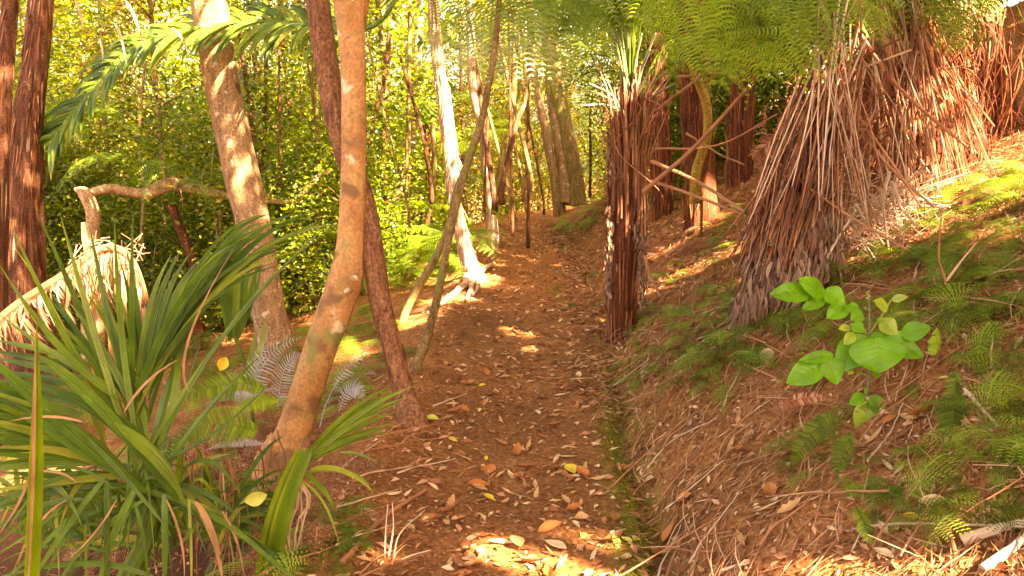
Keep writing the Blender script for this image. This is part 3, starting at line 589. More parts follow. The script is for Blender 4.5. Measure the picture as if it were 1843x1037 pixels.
# third: tall trunk right of it with stalks
D3 = hit(1640, 370).y+.2
t3, q = fern_trunk([(1640, 400, 150), (1640, 330, 130), (1636, 240, 110), (1632, 150, 95), (1625, 60, 80), (1620, -30, 60)], D3, 'tall red brown tree fern trunk right of the bulky skirted one', stubs=170, shag=160)
c3 = at(1620, -20, D3); mb = MB()
for _ in range(46):
    tx = U(1540, 1790); p = px_pts([(1600+U(-20, 60), -20+U(-40, 60)), ((1620+tx)/2+U(0, 20), 130), (tx, U(200, 420))], D3-.2, D3-.45); stick(mb, p, U(.006, .011), .005, 8, 5)
part('dead_stalks', mb, M['dead_stalk'], t3)
for P, d1, W, mt in [([(1620, -20), (1560, -100), (1480, -60), (1420, 20), (1400, 110)], 4.4, .34, 'fern'), ([(1620, -20), (1700, -110), (1780, -60), (1840, 30), (1870, 140)], 4.2, .4, 'fern'), ([(1620, -20), (1660, -80), (1700, -40), (1730, 30), (1740, 110)], 4.6, .34, 'fern'),
                     ([(1620, -20), (1700, -80), (1760, -40), (1790, 20), (1800, 90)], 5.6, .34, 'fern_b'), ([(1620, -20), (1600, -70), (1560, -50), (1520, 0), (1500, 70)], 4.4, .3, 'fern')]:
    frond_of(t3, P, D3, d1, W, mt, upc, 28, 10, start=.2)
for P, d1, mt in [([(1620, -20), (1660, -70), (1730, -40), (1790, 40)], 4.6, 'fern_b'), ([(1620, -20), (1590, -60), (1560, -20), (1530, 50)], 4.5, 'fern_b'), ([(1620, -20), (1680, -90), (1800, -70), (1880, 20)], 4.9, 'fern'), ([(1620, -20), (1560, -90), (1490, -50), (1450, 30)], 5.0, 'fern_b'), ([(1620, -20), (1640, -60), (1670, -20), (1690, 40)], 4.5, 'fern')]:
    frond_of(t3, P, D3, d1, .36, mt, upc, start=.2)
D4 = hit(1740, 300).y+.1
t4, q = fern_trunk([(1742, 320, 80), (1738, 250, 62), (1733, 180, 46), (1728, 120, 40), (1726, 50, 32), (1724, -60, 30)], D4, 'narrow shaggy stump of a tree fern, left one of two at the top right', name='fern_snag', stubs=60, shag=500, d1=D4)
t5, q = fern_trunk([(1800, 330, 90), (1796, 250, 74), (1790, 180, 62), (1785, 120, 50), (1780, 60, 34), (1776, -60, 30)], D4+.3, 'mossy shaggy stump of a tree fern, right one of two at the top right', name='fern_snag', stubs=60, shag=600, d1=D4+.3)
def dead_curtain(t, c, ends, n, D_, W=(.05, .11)):
    for grp in range(3):
        mb = MB()
        for _ in range(n//3):
            ex, ey = random.choice(ends); e = at(ex+U(-35, 35), ey+U(-50, 50), D_-U(.1, .5)); p0 = c+V((U(-.25, .25), U(-.3, .1), U(-.35, .25)))
            m_ = p0.lerp(e, .35)+V((U(-.1, .1), -U(.05, .25), U(0, .15))); m2 = p0.lerp(e, .75)+V((U(-.08, .08), U(-.15, .05), U(-.05, .05)))
            fern_frond(mb, [p0, m_, m2, e], U(*W), V((U(-.3, .3), -1, .2)).normalized(), 24, 5, U(.4, 1.0), U(.25, .5), U(.003, .007), fwd=.8, full=False, jit=.6, thin=.45)
        part('dead_fronds', mb, M['fern_dead' if grp else 'stalk_red'], t)
dead_curtain(t2, c2, [(1350, 420), (1380, 330), (1500, 380), (1540, 330), (1580, 300), (1520, 260), (1340, 500), (1470, 300)], 24, D2-.1, (.03, .08))
dead_curtain(t3, c3+V((0, 0, -.2)), [(1560, 260), (1600, 330), (1640, 360), (1690, 330), (1720, 300), (1560, 180), (1700, 200), (1540, 330), (1760, 280)], 72, D3)
dead_curtain(t4, at(1728, 40, D4), [(1700, 280), (1740, 300), (1770, 290)], 21, D4)
dead_curtain(t5, at(1785, 40, D4+.3), [(1770, 280), (1810, 300), (1840, 260)], 24, D4+.3)
dead_curtain(t1, c1, [(1095, 330), (1160, 330), (1170, 400), (1180, 280), (1095, 290)], 9, DF-.05, (.02, .05))
mb = MB(); mb2 = MB()
for k in range(95):
    x0 = U(1470, 1660); y0 = U(-30, 150); ex = x0+random.choice([U(-190, -20), U(-60, 90), U(20, 120)]); ey = U(280, 450); ex = max(ex, 1335+(450-ey)*.25); dd = D3-.3 if x0 > 1560 else D2-.25
    pp = px_pts([(x0, y0), ((x0+ex)/2+U(-14, 14), (y0+ey)/2+U(-10, 10)), (ex, ey)], dd-U(0, .2), dd-U(.15, .45)); stick(mb if k % 3 else mb2, pp, U(.003, .008), .0025, 8, 5, .003)
part2('hanging_stalks', [mb, mb2], [M['dead_stalk'], M['pale_twig']], t3)['label'] = 'long straight dry stalks hanging between the two biggest ferns'
# dark trunks in the shade between the two big ferns
for pts, lab in [([(1262, 400, 60), (1258, 300, 54), (1252, 200, 52), (1250, 120, 50), (1248, 0, 46)], 'dark tree fern trunk behind the crossed sticks and the bent ochre stem'), ([(1192, 390, 36), (1190, 300, 34), (1186, 200, 32), (1180, 60, 30)], 'dark narrow trunk just right of the upright tree fern'),
                 ([(1330, 330, 44), (1332, 240, 42), (1336, 150, 40), (1340, 0, 36)], 'shaded tree fern trunk left of the skirted tree fern')]:
    hb = hit(pts[0][0], pts[0][1]); fern_trunk(pts, min(hb.y, 9.5), lab, name='shaded_tree_fern', stubs=60, shag=60)
# ochre bent stem
mb = MB(); d = 6.6
trunk_px(mb, [(1253, 312, 17), (1262, 280, 17), (1272, 250, 16), (1274, 210, 15), (1268, 175, 16), (1256, 145, 16), (1245, 115, 14), (1238, 95, 9)], d, d, 16, .03, .14, 5)
stick(mb, [at(1268, 180, d), at(1285, 130, d), at(1297, 100, d)], .014, .006, 6, 6); mb.v = mb.v
stick(mb, [at(1253, 312, d), at(1262, 360, d+.3), at(1262, 420, d+.6)], .02, .012, 6, 8)
solo('bent_stem', mb, M['yellow_bark'], at(1262, 380, d+.4), 'short bent ochre yellow stem in front of the dark trunk', 'tree', smooth=True)
# leaning and crossed dead stalks between the tree ferns
X = [([(1158, 345), (1245, 270), (1350, 155)], 5.6, 5.0, .017, 'longest dead stalk sloping up to the right between the tree ferns'),
     ([(1172, 290), (1260, 330), (1340, 382)], 5.7, 4.9, .014, 'dead stalk sloping down right to the skirted tree fern, upper of two'),
     ([(1168, 325), (1250, 352), (1335, 386)], 5.7, 4.9, .012, 'dead stalk sloping down right to the skirted tree fern, lower of two'),
     ([(1176, 268), (1290, 262), (1400, 205)], 5.8, 4.9, .008, 'thin dead stalk curving up from the upright tree fern to the skirt'),
     ([(1235, 240), (1290, 275), (1340, 297)], 6.2, 5.6, .008, 'short thin stalk crossing the longest sloping stalk'),
     ([(1215, 140), (1270, 134), (1315, 132)], 6.2, 6.2, .012, 'horizontal stalk across the bent ochre stem'),
     ([(1180, 200), (1245, 150), (1292, 110)], 5.8, 6.0, .014, 'orange brown stalk rising right from the upright tree fern crown'),
     ([(1160, 460), (1172, 500), (1188, 534)], 5.6, 5.5, .012, 'dead stalk leaning against the right foot of the upright tree fern'),
     ([(1660, 455), (1760, 530), (1860, 600)], 3.9, 3.3, .012, 'long stalk lying down the bank above the right hand ferns'),
     ([(1380, 275), (1500, 370), (1700, 490)], 4.4, 3.8, .007, 'long thin stalk crossing low over the sunlit twig heap'),
     ([(1540, 50), (1620, 160), (1740, 265)], 4.6, 4.4, .012, 'pale straight stalk leaning across the tall red brown trunk'),
     ([(1655, 20), (1670, 90), (1700, 180)], 4.7, 4.7, .014, 'thick pale stalk hanging beside the tall red brown trunk')]
for P, d0, d1, r, lab in X:
    mb = MB(); pp = px_pts(P, d0, d1); stick(mb, pp, r, r*.7, 14, 7, .002); solo('dead_stalk', mb, M['dead_stalk'], pp[0], lab, 'stalk')
# heap of pale sunlit twigs at the foot of the ferns
t = None; hp = hit(1590, 470); mb = MB()
for _ in range(210):
    c = at(U(1500, 1680), U(320, 440), hit(1590, 440).y+U(-.35, .3)); dr = V((U(-1, 1), U(-.4, .4), U(-.8, .7))).normalized()*U(.05, .28)
    stick(mb, [c-dr, c+V((U(-.02, .02), 0, U(-.02, .02))), c+dr], U(.0015, .0045), .001, 4, 4)
for P in ([(1465, 500), (1500, 440), (1545, 370)], [(1488, 500), (1492, 440), (1500, 370)], [(1540, 370), (1560, 400), (1590, 440)], [(1610, 330), (1620, 370), (1650, 410)], [(1600, 310), (1590, 370), (1600, 450)]):
    stick(mb, px_pts(P, hp.y, hp.y+.1), .011, .005, 6, 6, .004)
solo('twig_heap', mb, M['pale_twig'], hp, 'heap of pale dry twigs in the sun below the tall red brown tree fern', 'twigs', kind='stuff')

LN = False
# ------------------------------------------------------------ palms at left
def pb(px, py, d): return at(px, py, d)
pr = hit(250, 1000); D = 2.75
palm = root('palm', V((pr.x, D, H(pr.x, D))), 'broad leaved dark green palm spreading over the lower left corner', 'palm')
hub = at(250, 880, D)
cam_n = V((0, -.8, .6)).normalized()
def nn(): return V((U(-.35, .35), -.8+U(-.2, .2), .5+U(-.3, .3))).normalized()
# frond with upright fan of blades
mb = MB(); rl = [(252, 885), (235, 800), (214, 730), (190, 660), (160, 600)]
tube(mb, px_pts(rl, D, D+.25), [.014, .012, .010, .008, .005], 6, cap=False)
fan = [((225, 770), (120, 640), (13, 387), 17), ((230, 790), (170, 600), (62, 372), 18), ((235, 800), (170, 600), (108, 385), 20), ((250, 760), (200, 600), (160, 400), 21), ((246, 780), (215, 620), (205, 378), 18), ((240, 740), (236, 560), (239, 380), 15),
       ((215, 720), (100, 640), (-5, 470), 17), ((205, 700), (120, 660), (-10, 560), 16), ((262, 800), (220, 650), (120, 540), 22), ((266, 790), (250, 650), (150, 520), 20), ((270, 760), (235, 640), (190, 540), 18)]
for a, b_, c, w in fan: blade(mb, pb(*a, D+U(-.05, .1)), pb(*b_, D+U(-.1, .15)), pb(*c, D+U(0, .3)), psz(w*.72, D), nn(), 14, .45)
for k in range(16):
    bx = U(190, 262); tx = bx-U(20, 170); ty = U(430, 620); blade(mb, pb(bx, U(700, 860), D+.15), pb((bx+tx)/2+20, (780+ty)/2-30, D+.2), pb(tx, ty, D+U(.1, .4)), psz(U(7, 12), D), nn(), 12, .4)
part('frond', mb, M['palm'], palm)
# arching right frond: long grassy leaflets
mb = MB(); tube(mb, px_pts([(250, 880), (262, 760), (300, 640), (370, 540), (470, 450), (570, 400)], D, D+.7), [.013, .011, .009, .007, .005, .003], 6, cap=False)
for k in range(34):
    s = k/33; bx = 232+s*150; by = 760-s*240+U(-20, 20); tx, ty = random.choice([(490, 395), (520, 398), (600, 380), (612, 402), (575, 420), (540, 430), (470, 420), (500, 460), (455, 400), (585, 395)])
    tx += U(-25, 15); ty += U(-12, 22); cx_ = bx+(tx-bx)*U(.30, .5); cy_ = ty+U(-5, 25)+(1-s)*20
    blade(mb, pb(bx, by, D+.2*s), pb(cx_, cy_, D+.3*s), pb(tx, ty, D+.5*s+U(-.1, .1)), psz(U(6, 12), D), nn(), 14, .45)
for k in range(9):
    bx = 250+k*9; blade(mb, pb(bx, 700-k*8, D+.1), pb(bx+10+k*4, 540-k*6, D+.15), pb(bx+60+k*9, 470-k*6+U(-20, 20), D+.2), psz(15, D), nn(), 12, .35)
for a, b_, c, w in [((215, 985), (330, 760), (470, 640), 16), ((205, 860), (380, 820), (500, 672), 9), ((240, 860), (400, 560), (610, 388), 12), ((300, 780), (420, 520), (612, 402), 9), ((285, 800), (330, 720), (320, 560), 18), ((270, 850), (290, 700), (345, 600), 20), ((240, 900), (300, 800), (360, 620), 16)]:
    blade(mb, pb(*a, D), pb(*b_, D), pb(*c, D+.3), psz(w*.78, D), nn(), 14, .3)
part('frond', mb, M['palm'], palm)
# left low frond with stacked near-horizontal leaflets
mb = MB(); tube(mb, px_pts([(250, 880), (180, 800), (90, 740), (-60, 690)], D, D-.2), [.016, .014, .01, .007], 6, cap=False)
for k in range(36):
    s = k/35; bx = 240-s*200; by = 870-s*150+U(-20, 20); up_ = k % 2
    blade(mb, pb(bx, by, D), pb(bx-110, by-(60 if up_ else -5), D-.1), pb(bx-U(200, 300), by-(70*U(.4, 1.4) if up_ else U(-60, 20)), D-.15+U(-.1, .1)), psz(U(9, 17), D), nn(), 12, .4)
for k in range(9):
    y0 = 610+k*16; blade(mb, pb(150, y0+40, D+.1), pb(70, y0+16, D+.1), pb(-20, y0+U(-5, 12), D+.1), psz(13, D), nn(), 8, .3)
part('frond', mb, M['palm'], palm)
# folded wide undivided blade
mb = MB()
for a, b_, c, w in [((300, 880), (190, 720), (70, 640), 26), ((305, 885), (220, 740), (90, 700), 24), ((320, 900), (280, 800), (170, 735), 40), ((330, 900), (310, 830), (205, 760), 30), ((262, 885), (150, 800), (-20, 640), 30), ((258, 880), (120, 790), (-20, 700), 26)]:
    blade(mb, pb(*a, D-.12), pb(*b_, D-.15), pb(*c, D-.1+U(-.05, .05)), psz(w*.78, D), nn(), 14, .5, lambda t: min(1, .35+1.6*t)*(1-max(0, (t-.7)/.3)**2*.9))
part('folded_blade', mb, M['palm'], palm, label='wide pleated dark blade')
# drooping blades
mb = MB()
for a, b_, c, w in [((245, 878), (200, 960), (175, 1060), 18), ((190, 860), (110, 960), (50, 1060), 18), ((297, 890), (300, 960), (296, 1070), 19), ((192, 860), (195, 960), (190, 1060), 14), ((240, 900), (262, 960), (268, 1060), 9), ((150, 900), (60, 900), (-20, 960), 14), ((140, 850), (40, 880), (-20, 920), 12),
                    ((280, 1040), (170, 985), (-20, 1045), 14), ((100, 845), (150, 830), (205, 880), 8), ((160, 900), (60, 1000), (-10, 1060), 12), ((260, 900), (150, 960), (100, 1060), 12), ((160, 790), (230, 860), (300, 950), 12), ((120, 900), (80, 950), (-10, 1000), 8), ((340, 900), (345, 980), (345, 1070), 8)]:
    blade(mb, pb(*a, D-.15), pb(*b_, D-.2), pb(*c, D-.2), psz(w*.78, D), nn(), 12, .35, lambda t: min(1, .6+2*t)*(1-.75*t**3))
part('frond', mb, M['palm'], palm)
mb = MB(); tube(mb, px_pts([(250, 880), (320, 900), (420, 950), (540, 1050)], D, D-.3), [.012, .010, .009, .007], 6, cap=False)
for k in range(16):
    s = k/15; bx = 330+s*170; by = 900+s*110; blade(mb, pb(bx, by, D-.1), pb(bx+70, by+25, D-.15), pb(bx+150-s*60, by+90+U(-10, 20), D-.15), psz(U(9, 14), D), nn(), 9, .35)
part('frond', mb, M['palm'], palm)
mb = MB()
for k in range(85):
    a = U(0, 1); bx = 20+a*330; by = U(840, 930); dx = U(-1, 1); tx = bx+dx*U(60, 220); ty = by+U(60, 220)*(1-abs(dx)*.5)
    blade(mb, pb(bx, by, D), pb(bx+(tx-bx)*.5, by-U(10, 60), D+U(-.1, .2)), pb(tx, ty, D+U(-.3, .3)), psz(U(3, 11), D), nn(), 11, .4)
part('frond', mb, M['palm'], palm)
# dry blade tips
for a, b_, c, w in [((352, 903), (392, 950), (402, 1060), 14), ((50, 860), (45, 900), (-5, 965), 7), ((340, 705), (300, 640), (425, 440), 5), ((225, 740), (260, 680), (325, 645), 9), ((50, 850), (110, 840), (140, 870), 6), ((120, 900), (60, 930), (20, 1040), 6), ((300, 900), (340, 980), (330, 1060), 5), ((150, 760), (90, 740), (10, 760), 6), ((210, 900), (180, 960), (120, 1010), 6), ((400, 920), (430, 960), (440, 1040), 6)]:
    mb = MB(); blade(mb, pb(*a, D-.2), pb(*b_, D-.2), pb(*c, D-.2), psz(w*.78, D), nn(), 10, .4)
    part('dry_blade', mb, M['dead_palm'], palm)
# sheaths down to the soil
mb = MB()
for k in range(6): stick(mb, [hub+V((U(-.03, .03), U(-.03, .03), .02)), hub+V((U(-.04, .04), U(-.04, .04), -.2)), V((pr.x+U(-.05, .05), D, H(pr.x, D)-.05))], .016, .025, 6, 7)
part('stem', mb, M['palm'], palm)
mb = MB()
for k in range(150):
    bx = random.choice([60, 180, 300, 390])+U(-25, 25); by = U(900, 1000); a = U(0, PI); L = U(90, 230); tx = bx+math.cos(a)*L; ty = by-math.sin(a)*L*.8+U(0, 60)
    dd = 3.3+U(-.25, .3); blade(mb, pb(bx, by, dd), pb((bx+tx)/2, (by+ty)/2-50, dd), pb(tx, ty, dd+U(-.2, .2)), psz(U(4, 12), dd), nn(), 10, .4)
o = solo('palm', mb, M['palm'], at(220, 1060, 3.3), 'low tufts of narrow dark palm leaves crowding behind the big palm', 'palm')
# tall folded spear leaf nearest to the camera
mb = MB(); d = 2.1
blade(mb, pb(52, 1130, d), pb(70, 860, d), pb(66, 585, d), psz(27, d), V((.5, -.85, .1)), 18, .9, lambda t: (1 if t < .5 else 1-((t-.5)/.5)**1.3*.96)*.95)
o = solo('palm_spear', mb, M['palm_y'], V((pb(52, 1200, d).x, d, H(pb(52, 1200, d).x, d))), 'tall folded yellow green spear leaf standing at the far left front', 'palm leaf')
mb = MB(); blade(mb, pb(60, 1180, d), pb(55, 1130, d), pb(52, 1080, d), psz(30, d), V((.5, -.85, .1)), 6, .9, lambda t: 1); part('leaf_base', mb, M['palm_y'], o, org=V(o.location))
mb = MB(); blade(mb, pb(43, 1130, d-.01), pb(62, 860, d-.01), pb(64, 600, d-.01), psz(9, d), V((.3, -.9, .1)), 18, .3); part('dry_margin', mb, M['dead_palm'], o, org=V(o.location), label='dry tan left margin')

# young palm in front of the smooth trunk
D5 = 2.7; bb = hit(480, 1010)
yp = root('young_palm', V((at(490, 1100, D5).x, D5, H(at(490, 1100, D5).x, D5))), 'young yellow green palm with a single fan bending right across the smooth trunk foot', 'palm'); mb = MB()
for k in range(9):
    o_ = (k-4)*4.2; blade(mb, pb(482+o_*1.0, 1120, D5), pb(476+o_*1.3, 950, D5-.02*k), pb(550+o_*.8, 810, D5), psz(10, D5), nn(), 12, .5, lambda t: .75+.3*math.sin(PI*t))
part('leaf_base', mb, M['palm_y'], yp, label='pleated lower blade')
mb = MB()
for tx, ty in [(760, 688), (733, 697), (738, 713), (728, 722), (708, 692), (700, 708), (712, 742), (698, 770), (716, 760), (680, 745), (690, 725), (705, 778), (652, 790)]:
    bx = U(520, 560); blade(mb, pb(bx, 850-(bx-520)*.6, D5), pb(610+U(-15, 15), 745+(ty-690)*.6+U(-10, 10), D5), pb(tx, ty, D5+U(-.1, .1)), psz(U(8, 13), D5), nn(), 12, .4)
for a, b_, c, w in [((560, 845), (620, 830), (672, 886), 10), ((612, 815), (650, 812), (682, 836), 6), ((545, 850), (590, 880), (605, 922), 10), ((555, 850), (640, 835), (668, 880), 7), ((530, 860), (590, 880), (612, 990), 5)]:
    blade(mb, pb(*a, D5), pb(*b_, D5), pb(*c, D5-.1), psz(w, D5), nn(), 10, .4)
part('leaflets', mb, M['palm_y'], yp)
mb = MB()
for _ in range(16): 
    x = U(505, 560); stick(mb, px_pts([(535+U(-10, 12), 850), (x, 900), (x+U(-30, 10), 950), (530+U(-15, 15), 1050)], D5+.05), .004, .003, 7, 4, .004)
part('dead_stalks', mb, M['pale_twig'], yp)
mb = MB()
for _ in range(44):
    x = U(340, 500); y0 = U(760, 900); stick(mb, px_pts([(x, y0), (x+U(-20, 20), y0+70), (x+U(-30, 30), y0+180)], 3.4+U(-.3, .3)), U(.002, .006), .002, 6, 4, .004)
solo('stalk_clump', mb, M['dead_stalk'], at(420, 960, 3.4), 'tangle of thin dry stalks in the dark hollow left of the smooth trunk', 'stalks', kind='stuff')
# third small palm behind
D6 = 4.6; sp = root('small_palm', V((at(450, 720, D6).x, D6, H(at(450, 720, D6).x, D6))), 'small blue green palm seedling left of the tan flaky trunk foot', 'palm'); mb = MB()
stick(mb, px_pts([(455, 760), (445, 670), (420, 600), (418, 560)], D6), .012, .007, 8, 7)
for tx in range(392, 480, 8): blade(mb, pb(420+(tx-430)*.15, 600+abs(tx-430)*.4, D6), pb(tx*.9+43, 530, D6), pb(tx, 465+U(-15, 25), D6), psz(9, D6), nn(), 8, .4)
part('frond', mb, M['palm'], sp)
mb = MB()
for a, b_, c, w in [((440, 730), (470, 640), (480, 572), 14), ((440, 720), (450, 640), (465, 580), 10)]: blade(mb, pb(*a, D6-.1), pb(*b_, D6-.1), pb(*c, D6), psz(w, D6), nn(), 8, .4)
part('leaf_blade', mb, M['palm_y'], sp)

# dry arching palm frond behind the palm
DD = 4.0; mb = MB(); arch = [(-60, 640), (20, 560), (110, 500), (180, 452), (230, 460), (262, 540), (272, 640)]
q = [V(p) for p in spline(px_pts(arch, DD), 50)]; tube(mb, q, [.03-.0003*i for i in range(51)], 7)
for i in range(3, 50):
    for s in range(4):
        p = q[i]; ln = U(.12, .42) if i > 22 else U(.12, .26); dr = V((U(-.15, .15)+(i-30)*.006, U(-.3, .1), -1)).normalized()
        if i < 24: dr = V((U(-.2, .8), U(-.4, .1), -1)).normalized()
        blade(mb, p, p+dr*ln*.5+V((U(-.05, .05), -.04, .02)), p+dr*ln+V((U(-.04, .04), 0, 0)), U(.006, .026), V((U(-1, 1), -1, .1)), 7, .6)
for _ in range(34):
    p = at(U(130, 250), U(425, 470), DD+U(-.1, .1)); dr = V((U(-1, 1), U(-.5, .3), U(-.9, .9)))  .normalized()*U(.02, .07); stick(mb, [p-dr, p, p+dr], .003, .002, 3, 4)
o = solo('dry_palm_frond', mb, M['dead_palm'], q[25], 'big dry brown frond arching down behind the green palm at left', 'palm frond'); o.parent = None
mb = MB()
for P in ([(150, 400), (165, 520), (170, 720)], [(255, 520), (268, 600), (270, 700)], [(300, 560), (320, 620), (345, 700)], [(180, 460), (200, 600), (205, 760)]):
    p = px_pts(P, DD+.1); strip(mb, [V(x) for x in spline(p, 8)], [.02, .035, .03, .045, .03, .035, .03, .025, .02], V((.2, -1, 0)), .4)
solo('dry_palm_sheath', mb, M['dead_palm'], at(200, 760, DD+.1), 'curled dry sheaths hanging under the arching brown frond', 'palm frond')

# long palm frond hanging across the top left
mb = MB(); palm_frond(mb, px_pts([(640, 62), (560, 44), (450, 40), (330, 55), (235, 90), (150, 180), (95, 250)], 7.6, 7.0), .72, 76, V((0, -.6, 1)), .05, 1.3, .8, .02, .022, 8, jit=.25)
hf = root('hanging_palm', at(760, -400, 8), 'long palm frond arching across behind the two left trunks at the top', 'palm'); part('frond', mb, M['palm'], hf)
mb = MB(); stick(mb, px_pts([(640, 62), (700, 20), (760, -140), (760, -400)], 7.6, 8.0), .02, .03, 10, 7); part('frond_stalk', mb, M['palm'], hf)
for P in ([(205, 40), (215, 60), (228, 118)], [(225, 0), (242, 30), (262, 100)], [(135, 0), (140, 20), (150, 60)], [(180, 70), (182, 90), (185, 110)], [(310, 50), (330, 70), (338, 100)]):
    a, b_, c = px_pts(P, 6.9); mb = MB(); blade(mb, a, b_+V((.03, 0, 0)), c, .022, nn(), 7, .8)
    part('dry_leaflet', mb, M['pale_twig'], hf, label='pale twisted dry leaflet')

# ------------------------------------------------------------ ferns of the understorey
def local_clump(nf, L, W, mat, full=False, n=18, pin=6, rise=.5):
    mb = MB()
    for k in range(nf):
        a = 2*PI*(k+U(-.3, .3))/nf; l = L*U(.7, 1.15); r = rise*U(.6, 1.3); dx = math.cos(a); dy = math.sin(a)
        P = [V((0, 0, -.01)), V((dx*l*.35, dy*l*.35, l*r*.6)), V((dx*l*.7, dy*l*.7, l*r*.6)), V((dx*l, dy*l, l*r*.15))]
        fern_frond(mb, P, W*U(.8, 1.1), V((0, 0, 1)), n, pin, .15, .15, .002, full=full)
    return mb
def clump_proto(nf, L, W, mat, full, **k): return mesh('ground_fern', local_clump(nf, L, W, mat, full, **k), M[mat])
fp = {'fine': [clump_proto(4, .34, .12, 'fern_d', True, n=7, pin=7), clump_proto(3, .38, .12, 'fern', True, n=7, pin=7), clump_proto(5, .28, .10, 'fern', True, n=8, pin=7), clump_proto(2, .45, .13, 'fern', True, n=8, pin=7)],
      'mid': [clump_proto(4, .36, .12, 'fern', True, n=7, pin=7), clump_proto(3, .4, .13, 'fern_b', True, n=8, pin=7), clump_proto(2, .4, .12, 'fern_d', True, n=7, pin=7)],
      'strap': [clump_proto(3, .32, .045, 'fern_d', False, n=17, rise=.25) for _ in range(2)], 'pale': [clump_proto(4, .4, .11, 'silver', True, n=9, pin=8), clump_proto(3, .35, .09, 'silver', True, n=9, pin=8)], 'dead': [clump_proto(4, .4, .12, 'fern_dead', True, n=9, pin=7, rise=r_) for r_ in (.2, .4)],
      'frondy': [clump_proto(6, .7, .2, 'fern_d', True, n=12, pin=10, rise=.8), clump_proto(6, .75, .2, 'fern', True, n=12, pin=10, rise=.9)]}
def scatter(box, n, kinds, label, group, sc=(.7, 1.2), cat='fern', mind=1.5):
    for _ in range(n):
        px, py = U(box[0], box[2]), U(box[1], box[3]); p = hit(px, py)
        if p.y > 16 or p.y < mind: continue
        o = link('ground_fern', random.choice(fp[random.choice(kinds)])); z = nrm(p.x, p.y); qz = V((0, 0, 1)).lerp(z, .6).to_track_quat('Z', 'Y')
        o.matrix_world = Matrix.Translation((p.x, p.y, H(p.x, p.y)-.01)) @ qz.to_matrix().to_4x4() @ Matrix.Rotation(U(0, 6.3), 4, 'Z') @ Matrix.Scale(U(*sc), 4)
        tag(o, label, cat, group)
g = 'ferns on the bank right of the path'
scatter((1120, 560, 1330, 700), 26, ['fine', 'fine', 'mid'], 'low feathery fern on the bank between the two big tree ferns', g, (.5, .9))
scatter((1200, 500, 1420, 560), 7, ['fine'], 'small dark fern at the foot of the skirted tree fern', 'small ferns at the skirt foot', (.5, .9))
scatter((1400, 470, 1700, 620), 20, ['fine', 'mid', 'fine'], 'feathery fern on the bank behind the bright leaved sapling', 'ferns behind the sapling', (.6, 1.0))
scatter((1330, 560, 1520, 700), 10, ['fine', 'mid'], 'fern on the bank left of the bright leaved sapling', 'ferns left of the sapling', (.4, .8))
scatter((1680, 380, 1843, 620), 18, ['fine', 'mid'], 'feathery fern high on the bank at the right edge', 'ferns high at the right edge', (.6, 1.0))
scatter((1740, 640, 1850, 960), 12, ['mid', 'fine'], 'bright green fern at the lower right edge', 'ferns at the lower right edge', (.5, .8))
scatter((1540, 830, 1690, 950), 12, ['mid'], 'little fern tuft below the sapling', 'little fern tufts below the sapling', (.25, .4))
scatter((1400, 700, 1680, 860), 9, ['dead', 'fine'], 'small fern around the foot of the sapling', 'small ferns at the sapling foot', (.4, .6))
scatter((560, 920, 650, 1000), 14, ['fine'], 'tiny mossy fern beside the left edge of the path', 'tiny mossy ferns at the path edge', (.22, .34))
scatter((540, 560, 720, 740), 22, ['fine', 'mid'], 'fern between the smooth and the red brown trunk', 'ferns between the two leaning trunks', (.7, 1.2))
scatter((350, 640, 520, 900), 16, ['mid', 'dead', 'fine'], 'fern in the hollow left of the smooth tan trunk', 'ferns in the hollow', (.7, 1.1))
scatter((420, 640, 520, 720), 1, ['pale'], 'silver grey dead fern at the foot of the tan flaky trunk', 'silver grey ferns', (.7, 1.0))
scatter((600, 680, 650, 730), 2, ['pale'], 'grey curled dead fern right of the smooth tan trunk', 'grey curled ferns', (.5, .6))
scatter((880, 340, 1090, 420), 26, ['fine', 'dead', 'mid'], 'dusky fern at the far bend of the path', 'ferns at the far bend', (.8, 1.6))
scatter((0, 560, 480, 800), 40, ['frondy', 'mid', 'dead', 'fine'], 'fern in the undergrowth behind the palm', 'ferns behind the palm', (.7, 1.3), mind=3.6)
scatter((640, 400, 860, 520), 30, ['frondy', 'mid', 'fine'], 'lush fern in the thicket left of the peeling trunk', 'ferns in the thicket', (.8, 1.5), mind=7)
scatter((1150, 330, 1350, 480), 14, ['dead', 'fine'], 'withered fern on the shaded bank under the crossed sticks', 'withered ferns under the sticks', (.6, 1.0))
scatter((1110, 400, 1330, 560), 20, ['dead', 'dead', 'fine'], 'withered fern on the open bank just right of the upright tree fern', 'withered ferns right of the upright tree fern', (.4, .8))
scatter((1000, 420, 1090, 600), 10, ['dead', 'fine'], 'small fern rooting in the cut bank left of the upright tree fern', 'small ferns in the cut bank', (.3, .6))
scatter((1640, 300, 1843, 470), 16, ['dead', 'fine', 'mid'], 'mixed living or dead fern on the bank under the snags', 'ferns under the snags', (.5, .9))
scatter((1640, 230, 1843, 400), 16, ['dead', 'dead', 'mid'], 'withered fern high on the bank at the right', 'withered ferns high on the bank', (.5, 1.0))
scatter((120, 700, 640, 1030), 40, ['dead', 'dead', 'fine', 'mid'], 'withered or small fern on the dark floor under the palm', 'ferns under the palm', (.5, .9), mind=2.3)
